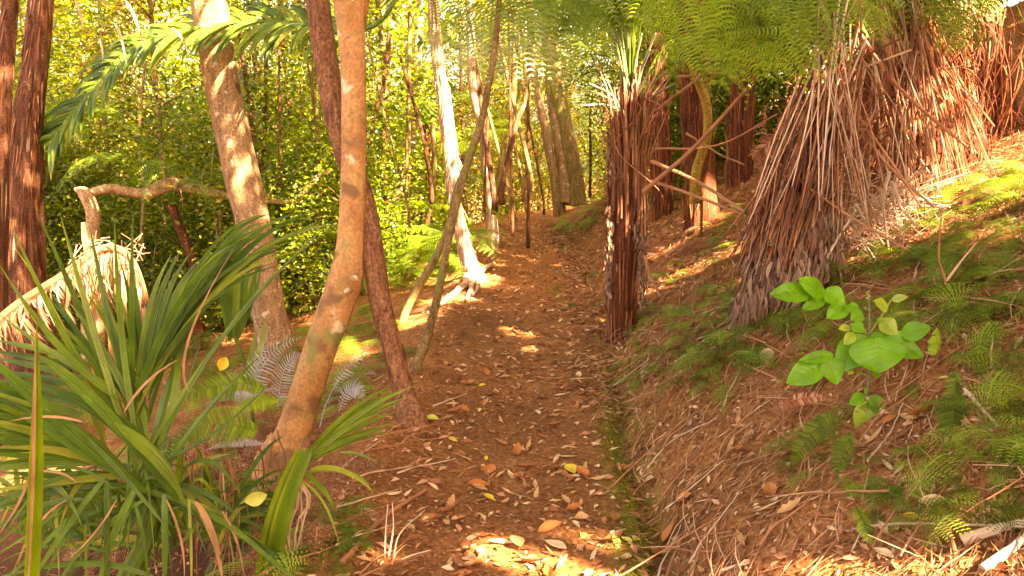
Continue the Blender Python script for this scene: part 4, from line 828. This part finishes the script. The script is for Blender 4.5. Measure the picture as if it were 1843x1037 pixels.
# single fronds that show large
def single(P, d0, d1, W, mat, label, n=24, full=True, pin=8, up=cam_n, name='fern_frond', start_=.05, **k):
    mb = MB(); pp = px_pts(P, d0, d1); fern_frond(mb, pp, W, up, n, pin, .12, start_, .003, full=full, **k); solo(name, mb, M[mat], pp[0], label, 'fern')
single([(505, 718), (470, 722), (440, 732), (400, 760)], 3.4, 3.2, .05, 'fern_b', 'bright fern frond touching the smooth tan trunk', full=False)
single([(468, 778), (420, 765), (350, 770), (285, 835)], 3.2, 3.0, .10, 'fern', 'fern frond hanging left of the smooth trunk above the dry roots', full=False)
single([(480, 700), (430, 690), (370, 700), (300, 730)], 3.5, 3.2, .09, 'fern', 'dark fern frond reaching left over the hollow', full=False)
for kk, P in enumerate([[(455, 735), (465, 680), (495, 630), (545, 605)], [(450, 740), (455, 690), (470, 640), (480, 600)], [(500, 735), (505, 690), (520, 650), (550, 635)], [(440, 735), (425, 700), (415, 680), (390, 690)]]):
    single(P, 4.0, 3.9, .08, 'silver', ['largest silver grey fern frond curving right at the foot of the tan flaky trunk', 'upright silver grey fern frond at the foot of the tan flaky trunk', 'silver grey fern frond touching the smooth trunk, right of its group', 'small silver grey fern frond drooping left, leftmost of its group'][kk], full=False, n=13, thin=.5)
single([(575, 770), (590, 720), (620, 670), (680, 610)], 3.9, 4.1, .045, 'silver', 'long pale grey fern frond leaning right behind the smooth trunk', full=False, n=16, thin=.5, start_=.5)
single([(610, 740), (625, 705), (645, 700), (655, 725)], 4.1, 4.0, .06, 'silver', 'small curled grey fern frond right of the smooth trunk', full=False, n=12, thin=.6)
single([(480, 722), (440, 712), (400, 715), (355, 735)], 3.4, 3.3, .03, 'silver', 'pale dead fern frond above the hanging green frond', full=False)
single([(480, 800), (440, 795), (400, 800), (370, 810)], 3.2, 3.1, .025, 'silver', 'grey fern frond beneath the hanging green frond', full=False)
single([(1722, 660), (1716, 740), (1722, 800), (1750, 868)], 2.6, 2.45, .065, 'fern_d', 'blue green ladder fern frond hanging down the bank right of the sapling', full=False, n=22)
single([(1745, 860), (1748, 880), (1744, 900), (1735, 925)], 2.4, 2.35, .05, 'fern_d', 'short dark frond under the blue green ladder frond', full=False, n=14)
single([(1793, 575), (1778, 610), (1775, 650), (1768, 690)], 2.9, 2.8, .055, 'fern_d', 'dark ladder fern frond above the right edge ferns', full=False, n=20)
single([(1498, 738), (1470, 770), (1440, 810), (1425, 840)], 2.75, 2.6, .05, 'fern_d', 'dark fern frond hanging left below the sapling', full=False, n=18)
single([(1535, 780), (1522, 800), (1512, 830), (1508, 868)], 2.6, 2.5, .055, 'fern_d', 'dark green frond tip hanging beside the lowest sapling leaf', full=False, n=16)
single([(1686, 590), (1684, 610), (1680, 630), (1674, 640)], 2.8, 2.8, .03, 'fern_b', 'small yellow green frond tip right of the sapling', full=False, n=12)
single([(1385, 738), (1430, 720), (1470, 715), (1515, 722)], 2.9, 2.85, .03, 'fern_dead', 'pale brown dead frond lying under the sapling', full=False, n=18)
single([(1540, 910), (1555, 940), (1560, 960), (1575, 985)], 2.15, 2.1, .03, 'fern_d', 'small dark frond at the bottom by the yellow leaf', full=False, n=14)
for k, (P, W, mt) in enumerate([([(1760, 700), (1800, 690), (1840, 700), (1870, 730)], .08, 'fern_b'), ([(1740, 760), (1790, 740), (1850, 760)], .07, 'fern'), ([(1860, 800), (1820, 790), (1790, 800), (1770, 830)], .09, 'fern_b'), ([(1870, 740), (1830, 720), (1790, 730)], .08, 'fern_b')]):
    single(P, 2.6, 2.4, W, mt, ['bright frond arching right at the edge', 'green frond under the bright arching frond at the right edge', 'bright frond entering low from the right edge', 'bright frond entering from the right edge above the low one'][k], n=20, pin=7)

# ------------------------------------------------------------ bright sapling
DS = 2.75
def Z(x, y): return (1343+x/2.962, 340+y/2.962)
def Z2(x, y): return (1343+x/2.962, 687+y/2.962)
sb = hit(*Z2(640, 80))
DS = sb.y-.02
sap = root('sapling', sb, 'sapling with big glossy bright green leaves standing on the bank', 'sapling'); mb = MB()
stick(mb, [sb-V((0, 0, .05)), at(*Z(655, 1000), DS), at(*Z(655, 790), DS-.02), at(*Z(658, 640), DS), at(*Z(650, 560), DS)], .006, .002, 10, 7)
part('stem', mb, M['stipe'], sap, True)
mb = MB()
for P in ([(655, 790), (560, 660), (420, 580), (400, 565)], [(660, 770), (720, 680), (775, 590)], [(655, 790), (760, 790), (830, 780)], [(655, 930), (560, 950), (430, 900)], [(655, 1000), (560, 960), (520, 950)], [(655, 790), (610, 740), (560, 720)]):
    stick(mb, [at(*Z(*p), DS-.01*i) for i, p in enumerate(P)], .0045, .0025, 7, 6)
part('leaf_stalks', mb, M['sap_y'], sap)
def broad_leaf(mb, b_, tp, w, n=14, sag=.15, nor=None):
    """real leaf surface: cup across the midrib, wavy edge, vein pleats"""
    nor = nor or V((U(-.25, .25), -.85, .55)).normalized(); d = tp-b_; L = d.length; s = d.cross(nor).normalized(); u = s.cross(d).normalized()
    cols = [-1, -.66, -.33, 0, .33, .66, 1]; vs = []; fs = []
    for i in range(n+1):
        t = i/n; hw = w/2*(math.sin(PI*min(1, t**.8*.98+.01))**.75)*(1 if t < .5 else 1-.12*(t-.5)); mid = b_+d*t-V((0, 0, 1))*sag*L*t*t*.6+u*L*.06*math.sin(PI*t)
        for c in cols:
            e = abs(c); vs.append(mid+s*(hw*c)+u*(w*.10*e-.05*w*e*e+(.010*w*math.sin(t*38+e*5) if e > .1 else -.01*w)+.03*w*e*math.sin(t*9+c*2)))
    k = len(cols)
    for i in range(n):
        for j in range(k-1): a = i*k+j; fs.append((a, a+1, a+k+1, a+k))
    mb.add(vs, fs); vb = MB(); tube(vb, [vs[i*k+3]+u*.0006 for i in range(n+1)], [w*.014*(1-.8*i/n)+.0003 for i in range(n+1)], 4)
    for i in range(2, n-3, 2):
        for sg in (1, -1): tube(vb, [vs[(i)*k+3]+u*.0006, vs[(i+1)*k+3+sg*1]+u*.0008, vs[(i+2)*k+3+sg*2]+u*.0006], [w*.006, w*.005, .0003], 3)
    return vb
SL = [((340, 555), (125, 562), 95, 0), ((412, 570), (275, 476), 85, 0), ((418, 580), (298, 642), 62, 0), ((418, 540), (522, 610), 90, 0), ((536, 618), (428, 690), 80, 0), ((535, 628), (602, 640), 52, 0), ((620, 660), (556, 700), 58, 0), ((752, 640), (678, 598), 62, 1), ((776, 592), (862, 575), 36, 1),
      ((715, 700), (800, 778), 85, 1), ((828, 782), (984, 733), 84, 0), ((690, 790), (944, 893), 118, 0), ((690, 790), (700, 978), 225, 0), ((645, 790), (478, 965), 135, 0), ((555, 740), (492, 748), 35, 1), ((565, 722), (630, 762), 56, 0), ((410, 928), (214, 1035), 115, 0), ((432, 898), (482, 1040), 112, 0),
      ((465, 888), (283, 912), 55, 0), ((700, 690), (742, 710), 34, 1), ((664, 790), (730, 780), 40, 0), ((560, 955), (545, 990), 34, 1), ((690, 980), (700, 1010), 34, 0), ((575, 770), (520, 830), 50, 1)]
for a, c, w, yl in SL:
    mb = MB(); dd = DS-(.1 if w > 200 else .03+U(0, .05)); vb = broad_leaf(mb, at(*Z(*a), dd), at(*Z(*c), dd-.03), psz(w/2.962, dd)*1.28, sag=.02); part2('leaf', [mb, vb], [M['sap_y' if yl else 'sap'], M['sap_y']], sap)
for a, c, w in [((650, 100), (605, 298), 130), ((625, 70), (548, 122), 62), ((660, 75), (740, 180), 82), ((640, 70), (625, 38), 36)]:
    mb = MB(); dd = DS-.10; vb = broad_leaf(mb, at(*Z2(*a), dd), at(*Z2(*c), dd-.03), psz(w/2.962, dd)*1.1, sag=.02); part2('leaf', [mb, vb], [M['sap' if w != 130 else 'sap_y'], M['sap_y']], sap)
mb = MB()
for k in range(9): p = at(*Z(650+U(-12, 12), 555+U(-8, 40)), DS); tube(mb, [p, p+V((0, 0, .006))], [.003, .001], 5)
part('bud', mb, M['sap_y'], sap)
mb = MB(); stick(mb, [at(*Z2(606, 295), DS-.13), at(*Z2(608, 380), DS-.13), at(*Z2(606, 465), DS-.12)], .002, .0015, 5, 5); part('twig', mb, M['stipe'], sap)
# bare forked twig behind it
mb = MB(); dt = 3.3
for P in ([(1698, 540), (1702, 505), (1690, 470), (1691, 430), (1695, 370)], [(1704, 505), (1730, 470), (1758, 436)]): stick(mb, px_pts(P, dt), .006, .002, 8, 5)
solo('forked_twig', mb, M['dead_stalk'], at(1698, 540, dt), 'thin forked twig standing on the bank above the sapling', 'twig')

# ------------------------------------------------------------ fallen leaves, sticks, litter
def leaf_mesh(mat, L, W, curl, lobes=0):
    mb = MB(); n = 8; cols = [-1, -.5, 0, .5, 1]; vs = []; fs = []; a0 = U(-.3, .3); tw = U(-.5, .5)
    for i in range(n+1):
        t = i/n; hw = W/2*math.sin(PI*(t*.97+.015))**.8*(1+lobes*math.sin(t*22)); x = (t-.5)*L; z0 = curl*L*((t-.5)**2)*1.5
        for c in cols: vs.append(V((x, hw*c+a0*.2*L*math.sin(PI*t), z0+abs(c)**1.5*hw*(.35+curl)+c*tw*hw*(t-.3)+.004)))
    for i in range(n):
        for j in range(4): a = i*5+j; fs.append((a, a+1, a+6, a+5))
    mb.add(vs, fs); stick(mb, [V((-.5*L, 0, .004+curl*L*.37)), V((-.7*L, a0*.1*L, .005+curl*L*.5))], .0012, .0006, 2, 4)
    return mesh('fallen_leaf', mb, mat, smooth=True)
lm = [leaf_mesh(M['l_'+k], U(.05, .09), U(.018, .045), U(.1, .8), random.choice([0, .12, .2])) for k in ('tan', 'tan', 'orange', 'pale', 'brown', 'pale', 'tan', 'orange', 'orange', 'brown')]+[leaf_mesh(M['l_tan'], .09, .018, .3), leaf_mesh(M['l_pale'], .08, .02, .2), leaf_mesh(M['l_lime'], .045, .025, .1), leaf_mesh(M['l_yellow'], .05, .028, .1)]
def lay(o, x, y, s=1, yaw=None, lift=.004, tilt=.25):
    z = (nrm(x, y)+V((U(-tilt, tilt), U(-tilt, tilt), 0))).normalized(); o.matrix_world = Matrix.Translation((x, y, H(x, y)+lift)) @ z.to_track_quat('Z', 'Y').to_matrix().to_4x4() @ Matrix.Rotation(U(0, 6.3) if yaw is None else yaw, 4, 'Z') @ Matrix.Scale(s, 4)
spots = []
for _ in range(150): y = 2.05+U(0, 1)**1.4*3.6; spots.append((U(lerp(y, XL), lerp(y, XR)), y))
for _ in range(80): y = U(2.0, 3.6); spots.append((U(-.3, .5), y))
for _ in range(62): y = U(1.8, 3.4); spots.append((lerp(y, XR)+U(.05, 1.6), y))
for x, y in spots:
    o = link('fallen_leaf', random.choice(lm)); lay(o, x, y, U(.55, 1.4), None, .001, .35); tag(o, 'curled dry fallen leaf lying in the litter of the path or its bank', 'leaf', 'dry fallen leaves')
for px, py, c, L, W, lab in [(1026, 853, 'yellow', .085, .042, 'bright yellow fallen leaf in the middle of the path'), (1052, 858, 'orange', .05, .035, 'small tattered orange leaf touching the bright yellow one'), (1231, 902, 'orange', .075, .05, 'flat orange leaf standing out on the foot of the bank'),
                          (1128, 982, 'lime', .05, .03, 'pale lime leaf at the right front edge of the path, lower of the pair'), (1143, 976, 'lime', .045, .03, 'pale lime leaf at the right front edge of the path, upper of the pair'), (777, 760, 'lime', .05, .04, 'round lime leaf at the foot of the red brown trunk'),
                          (1385, 920, 'pale', .11, .02, 'long curled pale leaf like a boat on the bank'), (1335, 980, 'tan', .11, .025, 'long tan leaf with a stalk lying aslant on the bank'), (1385, 645, 'pale', .10, .05, 'peach coloured dead leaf hanging left of the sapling'),
                          (1800, 1030, 'red', .06, .05, 'dark red leaf in the bottom right corner'), (1680, 915, 'pale', .10, .05, 'crumpled pale leaf below the little fern tufts'), (1640, 945, 'yellow', .07, .03, 'mustard yellow leaf on the bank below the sapling'), (1395, 905, 'pale', .05, .03, 'crumbled whitish leaf above the boat shaped one'),
                          (850, 975, 'pale', .09, .028, 'long pale leaf left of the sunlit spot at the front of the path'), (930, 985, 'tan', .10, .05, 'sunlit broad leaf at the front of the path'), (1000, 995, 'pale', .11, .04, 'large sunlit pale leaf at the front of the path, right of the broad one'), (770, 940, 'orange', .08, .04, 'broad orange leaf flat on the left front of the path'),
                          (1590, 960, 'pale', .10, .03, 'white sunlit leaf sliver on the lower bank'), (1590, 1010, 'pale', .1, .035, 'pale leaf at the bottom edge under the bank'), (1760, 1000, 'yellow', .02, .02, 'tiny yellow leaf in the lower right')]:
    p = hit(px, py); me = leaf_mesh(M['l_'+c], L*p.y/2.6*.95, W*p.y/2.6, .15); o = link('fallen_leaf', me); lay(o, p.x, p.y, 1, 0 if 'yellow fallen' in lab else None, .008, .1); tag(o, lab, 'leaf')
p = at(403, 655, 3.6); o = link('yellow_leaf', leaf_mesh(M['l_yellow'], .07, .055, .1)); o.matrix_world = Matrix.Translation(p) @ Matrix.Rotation(R(75), 4, 'X') @ Matrix.Rotation(1.2, 4, 'Z'); tag(o, 'round yellow leaf caught in the hollow left of the smooth trunk', 'leaf')
p = at(462, 896, 2.9); o = link('yellow_leaf', leaf_mesh(M['l_lime'], .09, .055, .2)); o.matrix_world = Matrix.Translation(p) @ Matrix.Rotation(R(70), 4, 'X') @ Matrix.Rotation(.3, 4, 'Z'); tag(o, 'pale yellow leaf caught beside the young palm', 'leaf')

sm = []
for k in range(12):
    mb = MB(); L = U(.2, .75); stick(mb, [V((-L/2, 0, 0)), V((-L/6, U(-.02, .02), U(0, .012))), V((L/6, U(-.02, .02), U(0, .015))), V((L/2, 0, 0))], U(.002, .005), .0012, 8, 5, .002)
    if k % 2: stick(mb, [V((0, 0, .01)), V((.06, .05, .02)), V((.13, .08, .02))], .002, .001, 4, 4)
    sm.append((mesh('dry_stick', mb, M['dead_stalk' if k % 6 else 'pale_twig']), L))
def lay_stick(x, y, a, me, L, lift=.026):
    dx, dy = math.cos(a)*L/2, math.sin(a)*L/2; A = V((x-dx, y-dy, H(x-dx, y-dy)+lift)); B = V((x+dx, y+dy, H(x+dx, y+dy)+lift)); c = (A+B)/2; c.z = max(c.z, H(x, y)+lift*.5)
    o = link('dry_stick', me); X_ = (B-A).normalized(); Y_ = V((0, 0, 1)).cross(X_).normalized(); Z_ = X_.cross(Y_)
    m3 = Matrix((X_, Y_, Z_)).transposed().to_4x4(); o.matrix_world = Matrix.Translation(c) @ m3; return o
for _ in range(210):
    y = 1.9+4.2*U(0, 1)**1.3; x = lerp(y, XR)+U(.02, 2.4); me, L = random.choice(sm)
    tag(lay_stick(x, y, U(.1, 1.1)+random.choice([0, 0, 0, 1.5]), me, L), 'dry thin stick lying on the littered right bank', 'stick', 'dry sticks on the bank')
for _ in range(18):
    y = U(2.1, 5); x = lerp(y, XL)+U(-.25, .25); me, L = random.choice(sm); tag(lay_stick(x, y, U(.3, 1.2), me, L), 'dry thin stick at the left edge of the path', 'stick', 'dry sticks at the left path edge')
for P, r, lab in [([(618, 1020), (690, 940), (765, 890)], .012, 'brown stick lying at the lower left edge of the path'), ([(1300, 1037), (1560, 960), (1843, 960)], .006, 'long pale stick low across the right bank'), ([(1730, 985), (1790, 965), (1850, 950)], .017, 'thick pale stick at the lower right edge'),
                  ([(1770, 1037), (1820, 1000), (1860, 965)], .014, 'thick pale stick running out of the bottom right corner'), ([(1735, 710), (1765, 745), (1795, 778)], .008, 'short pale stick between the right edge ferns'), ([(1165, 850), (1210, 800), (1290, 760)], .005, 'straight pale twig rising from the ditch'), ([(1280, 590), (1320, 650), (1400, 690)], .008, 'slanting stalk in the ferns right of the upright tree fern'),
                  ([(1560, 840), (1600, 790), (1625, 735)], .004, 'curved pale twig right of the lowest sapling leaf'), ([(1380, 940), (1480, 900), (1530, 860)], .004, 'thin twig rising right from the boat shaped leaf')]:
    pp = [hit(*p)+V((0, 0, .02)) for p in P]; mb = MB(); stick(mb, pp, r, r*.6, 10, 6, .002); solo('dry_stick', mb, M['pale_twig' if 'pale' in lab else 'dead_stalk'], pp[0], lab, 'stick')
mb = MB(); c0 = hit(705, 1010)
for P in ([(692, 1035), (694, 960), (698, 908)], [(700, 1000), (708, 950), (706, 905)], [(708, 1005), (720, 960), (765, 918)], [(706, 1015), (740, 1000), (775, 990)]): stick(mb, [at(*p, c0.y+.02*i) for i, p in enumerate(P)], .004, .0018, 8, 5)
solo('pale_twig', mb, M['pale_twig'], c0, 'pale forked twig standing at the bottom left of the path', 'twig')

def litter(name, n, gen, mat, label, cat, W, L, jit=.25, bias=None):
    vs = []; 
    for _ in range(n):
        x, y = gen(); z = nrm(x, y)+V((U(-jit, jit), U(-jit, jit), 0)); z.normalize(); a = U(0, 6.28) if bias is None or random.random() < .35 else bias+U(-.5, .5)
        d = V((math.cos(a), math.sin(a), 0)); d = (d-z*d.dot(z)).normalized(); s = z.cross(d); l = U(*L); w = U(*W); c = V((x, y, H(x, y)+.004+U(0, .012)))
        vs.append((c-d*l*.5, c+s*w*.5+z*w*.2, c+d*l*.5, c-s*w*.5+z*w*.2))
    v = np.array([[tuple(p) for p in q] for q in vs]); o = link(name, mesh(name, cloudmesh(v), mat)); tag(o, label, cat, None, 'stuff')
def g_all():
    y = 1.7+11*random.random()**1.8; return (U(lerp(y, XL)-1.5, lerp(y, XR)+.4+y*.55), y)
def g_bank():
    y = 1.6+8*random.random()**1.7; return (lerp(y, XR)+3.2*random.random()**1.2, y)
def g_path():
    y = 1.7+13*random.random()**1.9; return (U(lerp(y, XL)-.2, lerp(y, XR)+.1), y)
litter('leaf_crumbs', 16000, g_all, M['litter'], 'crumbled brown leaf litter covering the forest floor', 'leaf litter', (.005, .018), (.008, .045))
litter('path_leaves', 2200, g_path, M['litter'], 'small dry leaves strewn along the path', 'leaf litter', (.010, .034), (.02, .085), .5)
litter('bank_stems', 17000, g_bank, M['needle'], 'mat of dry stems and needles covering the right bank', 'litter', (.002, .0065), (.04, .22), .35, .65)
litter('bank_leaves', 4200, g_bank, M['litter'], 'small dry leaves in the mat of the right bank', 'leaf litter', (.008, .028), (.02, .065), .6)
def g_left():
    y = 1.8+8*random.random()**1.5; return (lerp(y, XL)-.15-3.5*random.random()**1.3, y)
litter('hollow_stems', 4500, g_left, M['needle'], 'dry stems and needles covering the hollow left of the path', 'litter', (.002, .006), (.05, .22), .6)
def g_high():
    y = U(4.5, 12); return (lerp(y, XR)+U(1.5, 5.5), y)
litter('bank_stems', 9000, g_high, M['needle'], 'dry stems and needles on the top of the right bank', 'litter', (.003, .007), (.06, .25), .5)
def g_mid():
    y = U(4.2, 13); return (lerp(y, XR)+U(-.1, 1)*2.6, y)
litter('bank_stems', 11000, g_mid, M['needle'], 'dry stems and frond scraps on the middle of the right bank', 'litter', (.004, .010), (.06, .30), .5, .7)
litter('bank_leaves', 5000, g_mid, M['litter'], 'dry leaf scraps on the middle of the right bank', 'leaf litter', (.012, .035), (.03, .09), .7)
def g_far():
    y = U(4.5, 15); return (U(lerp(y, XL)-.4, lerp(y, XR)+.1), y)
litter('path_leaves', 1200, g_far, M['litter'], 'dry leaves on the far half of the path', 'leaf litter', (.015, .038), (.04, .09), .5)
def g_moss():
    y = U(1.9, 4.6); return (lerp(y, XR)+.10*noise.noise(V((0, y*.9, 3.1)))+random.gauss(.01, .05), y)
litter('moss', 16000, g_moss, M['moss'], 'strip of green moss in the little ditch along the path', 'moss', (.002, .004), (.005, .014), .9)
def g_moss2():
    a = U(0, 6.28); r = abs(random.gauss(0, .09)); p = MC; return (p.x+math.cos(a)*r*1.3, p.y+math.sin(a)*r*2)
MC = hit(600, 960); litter('moss', 5000, g_moss2, M['moss'], 'mossy green patch at the lower left edge of the path', 'moss', (.002, .005), (.006, .018), .9)

# ------------------------------------------------------------ thicket behind
protos = [tree_proto('thicket_tree', U(6.5, 8.5), U(1.2, 1.6), .3, 62, 150, .10, .05, M[m], M['grey_bark'], U(.04, .07)) for m in ('bg_leaf', 'bg_leaf2', 'bg_leaf3')]+[tree_proto('thicket_tree', 7.5, 1.5, .3, 60, 70, .17, .075, M['bg_leaf'], M['grey_bark'], .06), tree_proto('thicket_tree', 7.0, 1.4, .6, 60, 110, .16, .03, M['bg_leaf'], M['tan_bark'], .05)]
shrubs = [tree_proto('thicket_shrub', U(2.0, 2.6), U(.9, 1.2), .1, 34, 130, .06, .035, M[m], M['grey_bark'], .02) for m in ('bg_leaf', 'bg_leaf2', 'bg_leaf')]
for s in shrubs: s['category'] = 'shrub'
usedp = set()
def plant(pl, x, y, s, label, group):
    p = random.choice(pl)
    if p.name in usedp: o = copy_tree(p)
    else: usedp.add(p.name); o = p
    o.location = (x, y, H(x, y)-.05); o.rotation_euler = (0, 0, U(0, 6.3)); o.scale = (s, s, s*U(.9, 1.15)); o['label'] = label; o['group'] = group
def treefern_proto(h, k, mat):
    t = root('mid_tree_fern', (0, 0, 0), 'tree fern', 'tree fern'); mb = MB(); P = [V((0, 0, -.3)), V((U(-.1, .1), 0, h*.5)), V((U(-.2, .2), 0, h))]; stick(mb, P, .07, .06, 14, 12, .008); part('trunk', mb, M['fern_trunk'], t, True)
    for i in range(k):
        a = 2*PI*(i+U(-.3, .3))/k; L = U(1.2, 1.8); dx, dy = math.cos(a), math.sin(a); r = U(.35, .9); c = P[-1]; mb = MB()
        fern_frond(mb, [c, c+V((dx*L*.3, dy*L*.3, r*L*.5)), c+V((dx*L*.7, dy*L*.7, r*L*.45)), c+V((dx*L, dy*L, r*L*.1-.1))], .3, V((0, 0, 1)), 12, 8, .3, .15, .008); part('frond', mb, M[mat], t)
    return t
tfp = [treefern_proto(1.5, 9, 'fern_b'), treefern_proto(2.2, 10, 'fern'), treefern_proto(.8, 9, 'fern_b')]
for x, y, s_ in [(-5.6, 9.2, 1), (-1.9, 9.8, .9), (-3.6, 8.7, .8), (-7.6, 11, 1.1), (-1.3, 12.4, 1.0), (-3.0, 11, 1.1), (-.9, 14.5, 1), (2.9, 11, 1), (-4.7, 11.5, 1.2)]: plant(tfp, x, y, s_, 'mid distance tree fern with arching green fronds in the left thicket' if x < 2 else 'small tree fern on the bank behind the crossed sticks', 'tree ferns of the thicket')
for _ in range(26):
    y = U(8.6, 12); x = U(-.68*y, lerp(y, XL)-.9); o = link('ground_fern', random.choice(fp['frondy'])); s_ = U(.8, 1.4); o.matrix_world = Matrix.Translation((x, y, H(x, y))) @ Matrix.Rotation(U(0, 6.3), 4, 'Z') @ Matrix.Scale(s_, 4); tag(o, 'large arching fern in front of the leafy thicket', 'fern', 'large ferns before the thicket')
ring = []
for _ in range(4000):
    if len(ring) > 50: break
    y = U(9.3, 24); x = U(-.78*y, .9)
    if y < 16 and x > lerp(y, XL)-1.7: continue
    if any((x-a)**2+(y-b_)**2 < 1.9 for a, b_ in ring): continue
    px = 921+F*x/y
    ring.append((x, y))
for x, y in ring: plant(protos, x, y, random.choice([U(.85, 1.15), U(.8, 1.1), U(.5, .8)]), 'slender leafy tree in the sunlit thicket left of the path', 'trees of the left thicket')
for _ in range(60):
    y = U(9, 16); x = U(-.75*y, lerp(y, XL)-1.2); plant(shrubs, x, y, U(.7, 1.2), 'leafy shrub in the undergrowth of the left thicket', 'shrubs of the left thicket')
for _ in range(22):
    y = U(19, 30); x = U(-1.5, 8)
    if .085 < x/y < .115: continue
    plant(protos, x, y, U(.5, 1.1), 'leafy tree beyond the bend of the path', 'trees beyond the bend')
for k in range(14): plant(shrubs, 2+k*.9+U(-.3, .3), U(28, 36), U(1.0, 1.6), 'distant leafy shrub seen through the bright gap', 'distant shrubs beyond the bend')
for x, y in [(3.6, 12), (2.9, 14), (5, 13), (6.5, 12), (4.2, 15.5), (7.5, 14.5), (5.5, 10.5), (3.4, 17), (8, 11), (7.2, 9.6), (2.4, 10.8), (3.6, 9.4)]: plant(protos, x, y, U(.7, 1), 'leafy tree on top of the bank behind the tree ferns', 'trees behind the tree ferns')
for _ in range(22):
    y = U(9.5, 14); x = U(2.0, 6.0); plant(shrubs, x, y, U(.6, 1.1), 'shrub on top of the bank behind the tree ferns', 'shrubs behind the tree ferns')
for p in protos+shrubs:
    if p.name not in usedp: p.location = (-6, 14, 0); p['label'] = 'leafy plant deep in the left thicket'; p['group'] = 'trees of the left thicket'

# unseen trees added for shade, each crown set sunward of its target
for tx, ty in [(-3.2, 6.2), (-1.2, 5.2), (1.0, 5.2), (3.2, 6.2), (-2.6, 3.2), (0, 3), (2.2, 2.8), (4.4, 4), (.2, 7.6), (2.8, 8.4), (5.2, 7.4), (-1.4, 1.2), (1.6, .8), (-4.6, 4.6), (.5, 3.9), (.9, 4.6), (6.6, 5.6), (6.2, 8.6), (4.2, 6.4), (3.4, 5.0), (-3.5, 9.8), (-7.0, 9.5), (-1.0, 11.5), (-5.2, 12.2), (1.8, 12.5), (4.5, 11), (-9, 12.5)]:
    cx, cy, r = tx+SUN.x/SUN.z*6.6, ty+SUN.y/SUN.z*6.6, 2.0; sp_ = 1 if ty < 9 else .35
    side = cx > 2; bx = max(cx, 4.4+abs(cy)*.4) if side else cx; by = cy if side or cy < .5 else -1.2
    t = root('added_shade_tree', (bx, by, H(bx, by)), 'unseen tall tree added out of view to shade the scene', 'tree', 'unseen trees added for shade'); mb = MB()
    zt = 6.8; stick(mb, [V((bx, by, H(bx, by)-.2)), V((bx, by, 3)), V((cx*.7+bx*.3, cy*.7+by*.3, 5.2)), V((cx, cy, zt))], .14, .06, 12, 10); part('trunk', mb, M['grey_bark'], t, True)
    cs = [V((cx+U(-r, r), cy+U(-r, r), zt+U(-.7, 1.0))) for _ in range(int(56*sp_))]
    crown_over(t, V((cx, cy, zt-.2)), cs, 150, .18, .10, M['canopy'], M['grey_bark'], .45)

# ------------------------------------------------------------ light, sky, camera
w = bpy.data.worlds.new('World'); SC.world = w; w.use_nodes = True; nt = w.node_tree; nt.nodes.clear()
sky = nt.nodes.new('ShaderNodeTexSky'); sky.sky_type = 'NISHITA'; sky.sun_disc = False
el = math.asin(SUN.z); sky.sun_elevation = el; sky.sun_rotation = math.atan2(SUN.x, SUN.y)
sky.air_density = 1.0; sky.dust_density = 4.0; sky.ozone_density = .5
bg = nt.nodes.new('ShaderNodeBackground'); bg.inputs[1].default_value = .075; ow = nt.nodes.new('ShaderNodeOutputWorld')
nt.links.new(sky.outputs[0], bg.inputs[0]); nt.links.new(bg.outputs[0], ow.inputs[0])
sl = bpy.data.lights.new('sun', 'SUN'); sl.energy = 5.0; sl.angle = R(.6); sl.color = (1, .95, .88)
so = bpy.data.objects.new('sun', sl); COL.objects.link(so); so.rotation_euler = SUN.to_track_quat('Z', 'Y').to_euler(); so.location = (5, -5, 12)
cd = bpy.data.cameras.new('camera'); cd.sensor_width = 36; cd.lens = F/1843*36; cd.clip_end = 400; cd.clip_start = .05
co = bpy.data.objects.new('camera', cd); COL.objects.link(co); co.location = (0, 0, CH); co.rotation_euler = (R(80), 0, 0); SC.camera = co
vs_ = SC.view_settings; vs_.view_transform = 'Standard'; vs_.look = 'None'; vs_.gamma = 1; vs_.use_curve_mapping = False; vs_.exposure = 4.1
vs_.use_white_balance = True; vs_.white_balance_temperature = 10500; vs_.white_balance_tint = 30
SC.cycles.max_bounces = 8; SC.cycles.diffuse_bounces = 4; SC.cycles.glossy_bounces = 2; SC.cycles.transmission_bounces = 4; SC.cycles.use_denoising = True
SC.cycles.sample_clamp_indirect = 4
